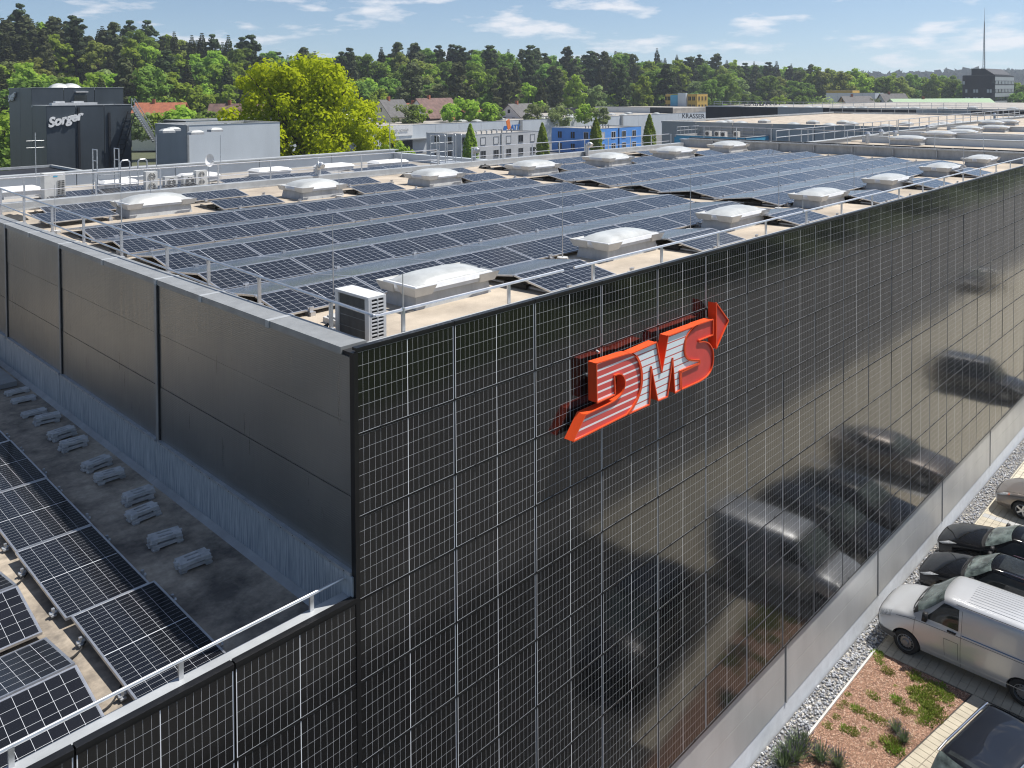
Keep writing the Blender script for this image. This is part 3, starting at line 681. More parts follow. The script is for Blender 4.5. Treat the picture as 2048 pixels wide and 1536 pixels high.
def stripe_mat(name, c1, c2, per, frac, off):
    m, nt, b = newmat(name)
    g = N(nt, 'ShaderNodeNewGeometry'); sp = N(nt, 'ShaderNodeSeparateXYZ'); nt.links.new(g.outputs['Position'], sp.inputs[0])
    fr = mth(nt, 'FRACT', mth(nt, 'ADD', mth(nt, 'DIVIDE', sp.outputs[2], per), off))
    mx = N(nt, 'ShaderNodeMixRGB'); mx.inputs[1].default_value = (*c1, 1); mx.inputs[2].default_value = (*c2, 1)
    nt.links.new(mth(nt, 'LESS_THAN', fr, frac), mx.inputs[0]); nt.links.new(mx.outputs[0], b.inputs['Base Color'])
    b.inputs['Roughness'].default_value = .3
    return m
M['face_d'] = stripe_mat('face_d', (.60,.085,.075), (.78,.76,.76), .1255, .27, .1)
M['face_m'] = stripe_mat('face_m', (.70,.78,.80), (.50,.09,.07), .1255, .17, .15)
sg = thing('letter_sign', 'red and white illuminated letter sign reading DMS with an arrow on the facade', 'sign')
def letter(name, poly, face):
    pts = [sgn(*p) for p in poly]
    m = MB(); n = len(pts)
    a = [(x, SF-.02, z) for x, z in pts]; b_ = [(x, SB, z) for x, z in pts]; c = [(x, SF+.004, z) for x, z in pts]
    m.add(a+b_, [(i, n+i, n+(i+1) % n, (i+1) % n) for i in range(n)], 0)
    m.add(b_, [tuple(range(n-1, -1, -1))], 0)
    o = m.build(name, [M['sign_orange']], sg)
    MB().add(c, [tuple(range(n))], 0).build('face', [face], o)
    rim = MB()
    for i in range(n):
        p = Vector(a[i]); q = Vector(a[(i+1) % n])
        rim.bar(p+Vector((0,.006,0)), q+Vector((0,.006,0)), .022, .026, up=(0,1,0))
    rim.build('rim', [M['sign_orange']], o)
letter('letter_d', D, M['face_d']); letter('letter_m', Mm, M['face_m']); letter('letter_s', Sl, M['sign_red']); letter('arrow', Ar, M['sign_red'])
for x, z in ((4.8,-1.5),(5.6,-1.5),(6.5,-1.6),(7.4,-1.5),(8.2,-1.4)):
    MB().cyl((x,SB+.001,z),(x,-.04,z),.03,8).build('stand_off', M['galv'], sg)
MB().cyl((5.05,-.12,-1.16),(5.05,-.055,-1.14),.022,8).build('cable_gland', M['galv'], sg)
# ================================================================== gravel strip, planting bed and paving stones
def pebbles():
    rg = random.Random(11); m = MB(); t = (1+5**.5)/2
    iv = [Vector(p).normalized() for p in [(-1,t,0),(1,t,0),(-1,-t,0),(1,-t,0),(0,-1,t),(0,1,t),(0,-1,-t),(0,1,-t),(t,0,-1),(t,0,1),(-t,0,-1),(-t,0,1)]]
    fs = [(0,11,5),(0,5,1),(0,1,7),(0,7,10),(0,10,11),(1,5,9),(5,11,4),(11,10,2),(10,7,6),(7,1,8),(3,9,4),(3,4,2),(3,2,6),(3,6,8),(3,8,9),(4,9,5),(2,4,11),(6,2,10),(8,6,7),(9,8,1)]
    x = 8.5
    while x < 44:
        dens = 300 if x < 24 else 190
        for k in range(int(.5*.5*dens)):
            c = Vector((x+rg.random()*.5, -.03-rg.random()*.49, -11.965+rg.random()*.025)); r = rg.uniform(.017,.042)
            sx, sy, sz = r*rg.uniform(.8,1.3), r*rg.uniform(.8,1.3), r*rg.uniform(.55,.9); a = rg.random()*6.3; ca, sa = math.cos(a), math.sin(a)
            mi = rg.choices((0,1,2,3),(5,3,3,1))[0]
            m.add([(c.x+ca*p.x*sx-sa*p.y*sy, c.y+sa*p.x*sx+ca*p.y*sy, c.z+p.z*sz) for p in iv], fs, mi)
        x += .5
    cols = [(.35,.36,.38),(.24,.25,.28),(.48,.45,.40),(.58,.58,.58)]
    return m.build('gravel', [mat('pebble_%d' % i, c, .8, 0, var=.15, vscale=30) for i, c in enumerate(cols)])
tag(pebbles(), 'grey river pebbles in the strip at the foot of the facade', 'gravel', kind='stuff')
tag(MB().add([(8,-.55,-11.975),(44,-.55,-11.975),(44,-.01,-11.975),(8,-.01,-11.975)], [(0,1,2,3)]).build('gravel_bed', mat('gravel_bed', (.20,.195,.19), .95, 0, var=.3, vscale=20)), kind='structure')
BED = [(8.2,-.60),(16.62,-.58),(16.56,-2.95),(13.05,-2.40),(8.2,-1.62)]
tag(MB().add([(x,y,-11.955) for x, y in BED], [(0,1,2,3,4)][:1]).build('planting_bed', mat('mulch_soil', (.30,.17,.115), .95, 0, var=.35, vscale=14, bump=.8, bscale=40)), kind='structure')
kb = tag(MB().box(8.2,16.66,-.585,-.535,-12,-11.925).build('bed_edging', M['concrete_light']), kind='structure')
def inside(x, y):
    yl = -1.62-(x-8.2)*(.78/4.85) if x < 13.05 else -2.40-(x-13.05)*(.55/3.51)
    return -.62 > y > yl+.03 and x < 16.55
def mulch():
    rg = random.Random(5); m = MB()
    for k in range(15000):
        x = rg.uniform(11.5,16.55); y = rg.uniform(-3,-.6)
        if not inside(x, y): continue
        l = rg.uniform(.010,.030); wd = rg.uniform(.006,.012); a = rg.random()*6.3; tl = rg.uniform(-.5,.5); z = -11.95+rg.random()*.012
        d = Vector((math.cos(a)*math.cos(tl), math.sin(a)*math.cos(tl), math.sin(tl)))*l; e = Vector((-math.sin(a), math.cos(a), rg.uniform(-.4,.4)))*wd
        c = Vector((x,y,z)); m.add([c-d-e, c+d-e, c+d+e, c-d+e], [(0,1,2,3)], rg.choices((0,1,2),(4,3,2))[0])
    return m.build('mulch', [mat('chip_%d' % i, c, .9, 0, var=.2, vscale=40) for i, c in enumerate([(.46,.27,.18),(.30,.17,.11),(.58,.41,.30)])])
tag(mulch(), 'reddish wood chips covering the planting bed', 'mulch', kind='stuff')
def leafm(name, c, c2=None, tr=.35, rough=.6):
    m = bpy.data.materials.new(name); m.use_nodes = True; nt = m.node_tree; nt.nodes.clear()
    oi = N(nt, 'ShaderNodeObjectInfo'); g = N(nt, 'ShaderNodeNewGeometry')
    n = N(nt, 'ShaderNodeTexNoise'); n.inputs['Scale'].default_value = .35; n.inputs['Detail'].default_value = 3; nt.links.new(g.outputs['Position'], n.inputs['Vector'])
    hs = N(nt, 'ShaderNodeHueSaturation')
    mx = N(nt, 'ShaderNodeMixRGB'); mx.inputs[1].default_value = (*c, 1); mx.inputs[2].default_value = (*(c2 or tuple(x*.6 for x in c)), 1)
    nt.links.new(n.outputs[0], mx.inputs[0]); nt.links.new(mx.outputs[0], hs.inputs['Color'])
    nt.links.new(mth(nt, 'ADD', .484, mth(nt, 'MULTIPLY', oi.outputs['Random'], .032)), hs.inputs['Hue'])
    nt.links.new(mth(nt, 'ADD', .72, mth(nt, 'MULTIPLY', oi.outputs['Random'], .56)), hs.inputs['Value'])
    d = N(nt, 'ShaderNodeBsdfDiffuse'); t = N(nt, 'ShaderNodeBsdfTranslucent'); ms = N(nt, 'ShaderNodeMixShader'); ms.inputs[0].default_value = tr
    o = N(nt, 'ShaderNodeOutputMaterial')
    nt.links.new(hs.outputs[0], d.inputs[0]); nt.links.new(hs.outputs[0], t.inputs[0])
    nt.links.new(d.outputs[0], ms.inputs[1]); nt.links.new(t.outputs[0], ms.inputs[2]); nt.links.new(ms.outputs[0], o.inputs[0])
    return m
M['grass'] = leafm('grass', (.22,.31,.05), (.14,.22,.03)); M['grass_dry'] = leafm('grass_dry', (.30,.30,.09), (.19,.24,.05))
M['lavender'] = leafm('lavender', (.17,.22,.12), (.12,.17,.08)); M['lav_flower'] = leafm('lav_flower', (.22,.19,.28), (.17,.16,.20))
def tuft_mesh(seed, n, r, h, m, wd=.006):
    rg = random.Random(seed); b = MB()
    for k in range(n):
        a = rg.random()*6.3; q = r*rg.random()**.6; c = Vector((math.cos(a)*q, math.sin(a)*q, 0)); hh = h*rg.uniform(.5,1.1)*(1-.4*q/r)
        tip = c + Vector((math.cos(a)*rg.uniform(.1,.8), math.sin(a)*rg.uniform(.1,.8), 1)).normalized()*hh + Vector((rg.uniform(-.4,.4)*hh, rg.uniform(-.4,.4)*hh, 0))
        s_ = Vector((-math.sin(a+rg.uniform(-1,1)), math.cos(a+rg.uniform(-1,1)), 0))*wd
        md = (c+tip)/2+Vector((0,0,hh*.12))
        b.add([c-s_, c+s_, md+s_*.9, md-s_*.9, tip], [(0,1,2,3),(3,2,4)])
    return b.mesh('weed', [m])
tm = [tuft_mesh(i, 130, .12, .10, M['grass'] if i % 2 else M['grass_dry'], .007) for i in range(5)]
rg = random.Random(21)
zb_ = lambda a, b: onz(-11.95, 1348+a*.3418, 1011+b*.3418)
spots = [(1195,845,1.0),(1190,870,.9),(1200,900,.8),(1210,925,.6),(1250,970,.9),(1265,985,.7),(1070,1000,.6),(1410,1000,1.1),(1420,1015,.9),(1440,1020,.7),(1395,1090,.9),(1440,1100,1.3),(1470,1120,1.3),(1455,1140,1.2),(1410,1140,.8),(1500,1060,1.1),(1530,1080,1.1),(1560,1100,1.0),(1590,1120,1.1),(1500,1150,1.2),(1480,1180,1.2),(1520,1190,1.2),(1545,1220,1.1),(1490,1220,1.2),(1530,1250,1.0),(1460,1230,1.0),(1490,1270,1.0),(1440,1270,.7),(1305,1140,1.0),(1315,1155,.8),(1160,1110,.8),(1185,1130,.6),(1000,1160,.6),(1060,1190,.8),(1085,1200,.8),(1110,1205,.6),(1020,1110,.5),(1160,1245,.9),(1190,1250,.6),(1220,1270,.8),(1350,1205,.9),(1370,1210,.7),(900,1290,.7),(1000,1310,.8),(1040,1325,.9),(1060,1335,.6),(1120,1310,.5),(1270,1400,1.3),(1290,1430,1.2),(1250,1380,1.0),(1300,1390,.8),(1310,1450,.9),(1160,1400,.6),(950,1240,.6),(970,1180,.5),(1410,1410,.6),(1560,1060,.9),(1600,1150,.9),(1620,1120,.7),(1300,1060,.4),(1345,870,.8),(1290,870,.7),(1250,850,.8),(1400,910,.7),(1450,940,.7),(1500,970,.7)]
for i, (a, b_, s_) in enumerate(spots):
    p = zb_(a, b_)
    if not inside(p.x, p.y): continue
    tag(obj('weed', tm[i % 5], None, (p.x, p.y, -11.958), (0,0,rg.random()*6), (s_*1.5,s_*1.5,s_*1.2)), 'low green tuft of weeds growing through the wood chips', 'weed', 'weeds in the planting bed')
def lavender(seed):
    rg2 = random.Random(seed); b = MB()
    for k in range(260):
        a = rg2.random()*6.3; q = .20*rg2.random()**.5; el = rg2.uniform(.5,1.5)
        c = Vector((math.cos(a)*q*.4, math.sin(a)*q*.4, .02)); d = Vector((math.cos(a)*math.cos(el), math.sin(a)*math.cos(el), math.sin(el)))*rg2.uniform(.16,.36)
        s_ = Vector((-math.sin(a), math.cos(a), 0))*.005; e = c+d
        b.add([c-s_, c+s_, e+s_*.8, e-s_*.8], [(0,1,2,3)], 0)
        if k % 3 == 0: b.cyl(e, e+d.normalized()*.06, .006, 4, 1, r2=.003)
    return b.mesh('lavender', [M['lavender'], M['lav_flower']])
lv = [lavender(1), lavender(2)]
for i, (a, b_, s_, lab) in enumerate([(745,1425,1.15,'beside the gravel, nearest the facade'),(700,1490,1.3,'overhanging the gravel at the bottom edge'),(860,1490,1.0,'second from the gravel'),(960,1525,.9,'third from the gravel'),(1300,1320,.7,'small and greyish in the middle of the bed'),(1345,1380,.7,'beside the paving edge'),(640,1525,1.1,'at the very bottom on the pebbles')]):
    p = zb_(a, b_)
    tag(obj('lavender', lv[i % 2], None, (p.x, p.y, -11.958), (0,0,i*1.3), (s_,s_,s_)), 'grey-green lavender bush '+lab, 'plant', 'lavender bushes')
# single paving stones of the near bays
bay = tag(MB().add([(16.6,-6.2,-11.972),(29.5,-6.2,-11.972),(29.5,-.59,-11.972),(16.6,-.59,-11.972)], [(0,1,2,3)]).build('parking_bay', mat('bay_joint', (.06,.055,.05), .95, 0)), kind='structure')
def stone_mesh(L, Wd, m):
    b = MB(); b.frus(-L/2,L/2,-Wd/2,Wd/2,-.03,-L/2,L/2,-Wd/2,Wd/2,.010); b.frus(-L/2,L/2,-Wd/2,Wd/2,.010,-L/2+.005,L/2-.005,-Wd/2+.005,Wd/2-.005,.015)
    return b.mesh('paving_stone', [m])
M['stone_beige'] = mat('stone_beige', (.43,.385,.30), .85, 0, var=.10, vscale=2.5, bump=.2, bscale=120)
M['stone_grey'] = mat('stone_grey', (.36,.36,.355), .85, 0, var=.10, vscale=2.5, bump=.2, bscale=120)
sm_b = stone_mesh(.291,.191,M['stone_beige']); sm_g = stone_mesh(.291,.191,M['stone_grey'])
rs = random.Random(2); far = MB(); cnt = 0
def near_stone(x, y): return (x < 18.2 and y > -5.2) or (24.0 < x < 28.2 and y > -2.6)
for ix in range(0, 43):
    for iy in range(0, 28):
        x = 16.77+.30*ix; y = -.70-.20*iy
        g = abs(x-26.77) < .16 or abs(x-22.0) < .16
        if near_stone(x, y) and cnt < 297:
            obj('paving_stone', sm_g if g else sm_b, bay, (x+rs.uniform(-.002,.002), y, -11.965+rs.uniform(-.002,.002))); cnt += 1
        else: far.frus(x-.146,x+.146,y-.096,y+.096,-11.99,x-.142,x+.142,y-.092,y+.092,-11.952, 1 if g else 0)
tag(far.build('paving_stones', [M['stone_beige'], M['stone_grey']], bay), kind='stuff')
ek = tag(MB().add([(x,y,-11.972) for x, y in [(8.2,-1.6),(13.05,-2.38),(16.58,-2.93),(16.58,-6.3),(8.2,-6.3)]], [(4,3,2,1,0)]).build('access_way', mat('access_joint', (.07,.065,.06), .95, 0)), kind='structure')
em = stone_mesh(.191,.291,M['stone_beige'])
dirv = Vector((3.51,-.55)).normalized(); ang = math.atan2(dirv.y, dirv.x)
for k in range(36):
    for j in range(2):
        p = Vector((16.50,-3.12))-dirv*.20*k+Vector((dirv.y,-dirv.x))*(.0+.30*j)
        if j == 1 and k % 1: continue
        obj('paving_stone', em, ek, (p.x, p.y, -11.965), (0,0,ang))
tag(MB().add([(-30,-2.6,-11.966),(8.2,-2.6,-11.966),(16.0,-3.72,-11.966),(16.0,-9.4,-11.966),(-30,-9.4,-11.966)], [(4,3,2,1,0)]).build('lane', mat('lane', (.045,.044,.043), .9, 0, var=.15, vscale=1.5, bump=.3, bscale=90)), kind='structure')

# ================================================================== vehicles
def cat(p0, p1, p2, p3, t): return .5*((2*p1)+(p2-p0)*t+(2*p0-5*p1+4*p2-p3)*t*t+(3*p1-p0-3*p2+p3)*t**3)
class Shell:
    def __init__(s, st): s.st = st; s.S = [a[0] for a in st]; s.K = len(st[0][1])
    def sec(s, d):
        st = s.st; i = 0
        while i < len(st)-2 and d > st[i+1][0]: i += 1
        a = st[i]; b = st[i+1]; t = max(0, min(1, (d-a[0])/(b[0]-a[0]))); p = st[max(i-1,0)]; q = st[min(i+2,len(st)-1)]
        o = []
        for k in range(s.K):
            r = []
            for c in (0,1):
                v = (1-t)*a[1][k][c]+t*b[1][k][c]; w_ = cat(p[1][k][c],a[1][k][c],b[1][k][c],q[1][k][c],t)
                r.append(.45*v+.55*w_)
            o.append(r)
        return o
    def pt(s, d, t, off=0, side=1):
        """point at distance d behind the nose; t: 0 sill .. K-1 centre of roof"""
        def raw(d, t):
            c = s.sec(d); i = min(int(t), s.K-2); f = t-i
            P = [Vector(c[j]) for j in (max(i-1,0), i, i+1, min(i+2, s.K-1))]
            q = .35*((1-f)*P[1]+f*P[2])+.65*Vector([cat(P[0][n],P[1][n],P[2][n],P[3][n],f) for n in (0,1)])
            return Vector((max(0,q[0]), -d, q[1]))
        p = raw(d, t)
        if off:
            e = .02; nrm = (raw(d, min(t+e, s.K-1))-raw(d, max(t-e,0))).cross(raw(min(d+e, s.S[-1]), t)-raw(max(d-e, 0), t))
            if nrm.length > 1e-9:
                nrm.normalize()
                if nrm.x*p.x+nrm.z*(p.z-.6) < 0 and p.z > .3: nrm = -nrm
                p = p+nrm*off
        return Vector((p.x*side, p.y, p.z))
    def body(s, nd=46, nk=30):
        m = MB(); ds = [s.S[0]+(s.S[-1]-s.S[0])*(i/nd) for i in range(nd+1)]
        ts = [(s.K-1)*k/nk for k in range(nk+1)]
        row = 2*nk+1
        for d in ds:
            l = [s.pt(d, t) for t in ts]
            m.v += [tuple(p) for p in l]+[(-p.x,p.y,p.z) for p in l[-2::-1]]
        for i in range(nd):
            for k in range(row-1): a = i*row+k; m.f.append((a,a+1,a+row+1,a+row)); m.m.append(0)
            a = i*row; m.f.append((a,a+row,a+2*row-1,a+row-1)); m.m.append(0)
        m.f.append(tuple(range(row-1,-1,-1))); m.m.append(0); m.f.append(tuple(nd*row+k for k in range(row))); m.m.append(0)
        return m
    def patch(s, quad, off=.006, n=10, side=1, both=False):
        """quad: four (d,t) corners, filled on the skin"""
        m = MB()
        a, b, c, e = quad
        for i in range(n+1):
            for j in range(n+1):
                u, v = i/n, j/n
                d = (1-u)*(1-v)*a[0]+u*(1-v)*b[0]+u*v*c[0]+(1-u)*v*e[0]; t = (1-u)*(1-v)*a[1]+u*(1-v)*b[1]+u*v*c[1]+(1-u)*v*e[1]
                m.v.append(tuple(s.pt(d, t, off, side)))
        for i in range(n):
            for j in range(n): q = i*(n+1)+j; m.f.append((q,q+n+1,q+n+2,q+1)); m.m.append(0)
        return m
    def across(s, d0, d1, t0, off=.006, n=12, bow=0.0):
        """patch spanning both sides over the centre line (windscreen, bonnet, sunroof)"""
        m = MB(); T = s.K-1
        for i in range(n+1):
            for j in range(2*n+1):
                u = i/n; x = (j-n)/n; t = t0[0]*(1-u)+t0[1]*u; tt = T-(T-t)*abs(x)
                d = d0*(1-u)+d1*u+bow*x*x
                m.v.append(tuple(s.pt(d, tt, off, 1 if x >= 0 else -1)))
        for i in range(n):
            for j in range(2*n): q = i*(2*n+1)+j; m.f.append((q,q+1,q+2*n+2,q+2*n+1)); m.m.append(0)
        return m
def paint(name, c, metal=0.0, rough=.35, coat=1.0):
    m, nt, b = newmat(name); b.inputs['Base Color'].default_value = (*c,1); b.inputs['Metallic'].default_value = metal; b.inputs['Roughness'].default_value = rough
    b.inputs['Coat Weight'].default_value = coat; b.inputs['Coat Roughness'].default_value = .03
    if max(c) < .02: b.inputs['Specular IOR Level'].default_value = .1
    g = N(nt, 'ShaderNodeNewGeometry'); n = N(nt, 'ShaderNodeTexNoise'); n.inputs['Scale'].default_value = 2.5; n.inputs['Detail'].default_value = 4
    nt.links.new(g.outputs['Position'], n.inputs['Vector']); k = N(nt, 'ShaderNodeMapRange'); k.inputs[3].default_value = rough*.85; k.inputs[4].default_value = rough*1.2
    nt.links.new(n.outputs[0], k.inputs[0]); nt.links.new(k.outputs[0], b.inputs['Roughness'])
    return m
M['paint_silver'] = paint('paint_silver', (.52,.53,.54), .35, .30); M['paint_black'] = paint('paint_black', (.002,.002,.0022), 0, .25)
M['paint_taupe'] = paint('paint_taupe', (.20,.175,.155), .5, .33); M['paint_navy'] = paint('paint_navy', (.006,.007,.010), 0, .3)
M['paint_white'] = paint('paint_white', (.72,.72,.72), 0, .35); M['paint_grey'] = paint('paint_grey', (.05,.052,.055), .4, .35)
M['windscreen'] = mat('windscreen', (.15,.185,.175), .05, 0, var=.35, vscale=3.0, spec=.6, col2=(.02,.026,.026), ramp=(.42,.56))
M['side_glass'] = mat('side_glass', (.010,.012,.013), .05, 0, var=.5, vscale=3, spec=.6, col2=(.03,.034,.034))
M['lamp'] = mat('lamp', (.55,.57,.58), .12, .2, var=.3, vscale=18, spec=.7); M['chrome'] = mat('chrome', (.7,.7,.7), .12, 1.0, var=.05)
M['grey_plastic'] = mat('grey_plastic', (.10,.10,.10), .6, 0); M['steel_wheel'] = mat('steel_wheel', (.33,.34,.35), .4, .7, var=.15)
M['blue_trim'] = mat('blue_trim', (.02,.10,.25), .4); M['amber'] = mat('amber', (.45,.10,.02), .3)
def wheel_mesh(r, wd, spokes):
    t = MB(); n = 28
    prof = [(r*.66,-wd/2),(r*.92,-wd/2),(r,-wd*.36),(r,wd*.36),(r*.92,wd/2),(r*.66,wd/2)]
    for i in range(n):
        a = 2*math.pi*i/n
        for (q, x) in prof: t.v.append((x, q*math.cos(a), q*math.sin(a)))
    k = len(prof)
    for i in range(n):
        j = (i+1) % n
        for c in range(k-1): t.f.append((i*k+c,j*k+c,j*k+c+1,i*k+c+1)); t.m.append(0)
    ty = t.mesh('tyre', [M['rubber']], True)
    rim = MB(); R2 = r*.67
    rim.cyl((wd*.10,0,0),(wd*.16,0,0),R2*.98,24,1)
    for sgn_ in (1,):
        for i in range(n):
            a = 2*math.pi*i/n; b = 2*math.pi*(i+1)/n
            rim.add([(wd*.48,R2*math.cos(a),R2*math.sin(a)),(wd*.48,R2*math.cos(b),R2*math.sin(b)),(wd*.16,R2*.9*math.cos(b),R2*.9*math.sin(b)),(wd*.16,R2*.9*math.cos(a),R2*.9*math.sin(a)),
                     (wd*.52,R2*.93*math.cos(b),R2*.93*math.sin(b)),(wd*.52,R2*.93*math.cos(a),R2*.93*math.sin(a))], [(0,1,4,5),(5,4,2,3)], 0)
        if spokes:
            for i in range(spokes):
                a = 2*math.pi*i/spokes; rim.bar((wd*.44,.05*math.cos(a),.05*math.sin(a)),(wd*.42,R2*.92*math.cos(a),R2*.92*math.sin(a)),.055,.03,0,up=(1,0,0))
            rim.cyl((wd*.30,0,0),(wd*.50,0,0),.055,14,0)
        else:
            rim.cyl((wd*.20,0,0),(wd*.34,0,0),R2*.80,24,0,r2=R2*.62); rim.cyl((wd*.34,0,0),(wd*.50,0,0),R2*.42,20,0,r2=R2*.30)
            for i in range(14):
                a = 2*math.pi*i/14; rim.cyl((wd*.27,R2*.72*math.cos(a),R2*.72*math.sin(a)),(wd*.315,R2*.72*math.cos(a),R2*.72*math.sin(a)),.022,6,1)
    return ty, rim.mesh('rim', [M['steel_wheel'] if not spokes else M['alu'], M['dark']])
def cut_arches(o, spots, r):
    c = MB()
    for (y, z) in spots: c.cyl((-1.2,y,z),(-.55,y,z),r,28); c.cyl((.55,y,z),(1.2,y,z),r,28)
    co = c.build('arch_cut', M['dark'])
    md = o.modifiers.new('arch', 'BOOLEAN'); md.object = co; md.operation = 'DIFFERENCE'; md.solver = 'EXACT'
    bpy.context.view_layer.update()
    dg = bpy.context.evaluated_depsgraph_get(); me = bpy.data.meshes.new_from_object(o.evaluated_get(dg))
    o.modifiers.remove(md); bpy.data.objects.remove(co)
    if len(me.polygons) > 200: o.data = me
    o.data.polygons.foreach_set('use_smooth', [True]*len(o.data.polygons))
def vehicle(name, label, st, loc, rz, body_m, axles, wr, windows, spokes, extra=None, hw=.9, cat_='car'):
    t = thing(name, label, cat_, loc, rz)
    sh = Shell(st); b = sh.body().build('body', [body_m], t, smooth=True)
    if len(axles) == 2:
        b.parent = None; cut_arches(b, [(-d, wr) for d in axles], wr*1.16); b.parent = t
        try: b.data.set_sharp_from_angle(angle=R_(38))
        except Exception: pass
    ty, rm = wheel_mesh(wr, .20, spokes)
    for d in axles:
        for sd in (1,-1):
            w_ = obj('wheel', ty, t, (sd*(hw-.115), -d, wr), (0, 0, 0 if sd > 0 else math.pi)); obj('rim', rm, w_)
            MB().cyl((sd*.40,-d,wr),(sd*(hw-.24),-d,wr),wr*1.13,24).build('wheel_well', M['rubber'], t)
    windows(sh, t)
    if extra: extra(sh, t)
    return t
def seam(sh, t, pts, wd=.006, side=1, m='dark', nm='door_seam', off=.004):
    b = MB()
    q = []
    for (d0,t0),(d1,t1) in zip(pts[:-1], pts[1:]):
        for k in range(6): f = k/6; q.append((d0+(d1-d0)*f, t0+(t1-t0)*f))
    q.append(pts[-1]); P = [sh.pt(d, tt, off, side) for d, tt in q]
    for a, c in zip(P[:-1], P[1:]): b.bar(a, c, wd, .003, up=(side,0,.2))
    b.build(nm, M[m], t)
CARL = [(.62,.27),(.90,.40),(.90,.66)]
def sedan_st(L=4.62, hood=1.30, roof0=2.10, roof1=3.35, tail=4.05, zr=1.44, wagon=False):
    b3 = lambda w_: [(w_-.06,.20),(w_,.38)]
    st = [(0.0,[(.50,.30),(.56,.38),(.58,.48),(.56,.55),(.50,.60),(.40,.62),(.30,.63),(.15,.635),(0,.64)]),
     (.10,[(.70,.22),(.76,.36),(.77,.50),(.74,.61),(.66,.66),(.52,.685),(.38,.70),(.2,.71),(0,.715)]),
     (.42,[(.80,.20),(.87,.38),(.88,.57),(.85,.70),(.76,.765),(.60,.795),(.42,.815),(.2,.83),(0,.835)]),
     (hood*.75,[(.83,.20),(.89,.40),(.90,.63),(.87,.81),(.78,.865),(.62,.90),(.44,.92),(.22,.935),(0,.94)]),
     (hood,[(.84,.20),(.90,.40),(.90,.66),(.875,.86),(.80,.91),(.66,.945),(.50,.965),(.25,.98),(0,.985)]),
     (hood+.18,[(.84,.2),(.9,.4),(.9,.68),(.88,.885),(.82,.94),(.72,1.02),(.60,1.055),(.32,1.085),(0,1.095)]),
     (roof0,[(.84,.2),(.9,.4),(.9,.7),(.885,.91),(.83,.96),(.73,1.18),(.60,zr-.085),(.34,zr-.03),(0,zr-.015)]),
     ((roof0+roof1)/2,[(.84,.2),(.9,.4),(.9,.7),(.885,.92),(.83,.97),(.73,1.20),(.61,zr-.065),(.35,zr-.01),(0,zr)])]
    if wagon:
        st += [(L-.45,[(.84,.2),(.9,.4),(.9,.7),(.88,.93),(.83,.99),(.74,1.21),(.62,zr-.09),(.36,zr-.04),(0,zr-.03)]),
               (L-.10,[(.80,.24),(.86,.4),(.86,.7),(.84,.9),(.79,.97),(.70,1.10),(.58,1.20),(.34,1.24),(0,1.25)]),
               (L,[(.74,.30),(.80,.45),(.80,.65),(.77,.8),(.72,.86),(.6,.9),(.48,.92),(.26,.93),(0,.93)])]
    else:
        st += [(roof1,[(.84,.2),(.9,.4),(.9,.7),(.88,.93),(.82,.98),(.72,1.19),(.59,zr-.10),(.34,zr-.05),(0,zr-.04)]),
               (tail,[(.84,.22),(.9,.42),(.9,.7),(.87,.92),(.79,.97),(.66,1.02),(.52,1.045),(.28,1.065),(0,1.07)]),
               (L-.10,[(.80,.25),(.86,.42),(.86,.7),(.83,.88),(.76,.95),(.62,.97),(.46,.98),(.22,.99),(0,.99)]),
               (L,[(.70,.30),(.76,.45),(.76,.65),(.72,.78),(.64,.83),(.5,.84),(.38,.85),(.2,.85),(0,.85)])]
    return st
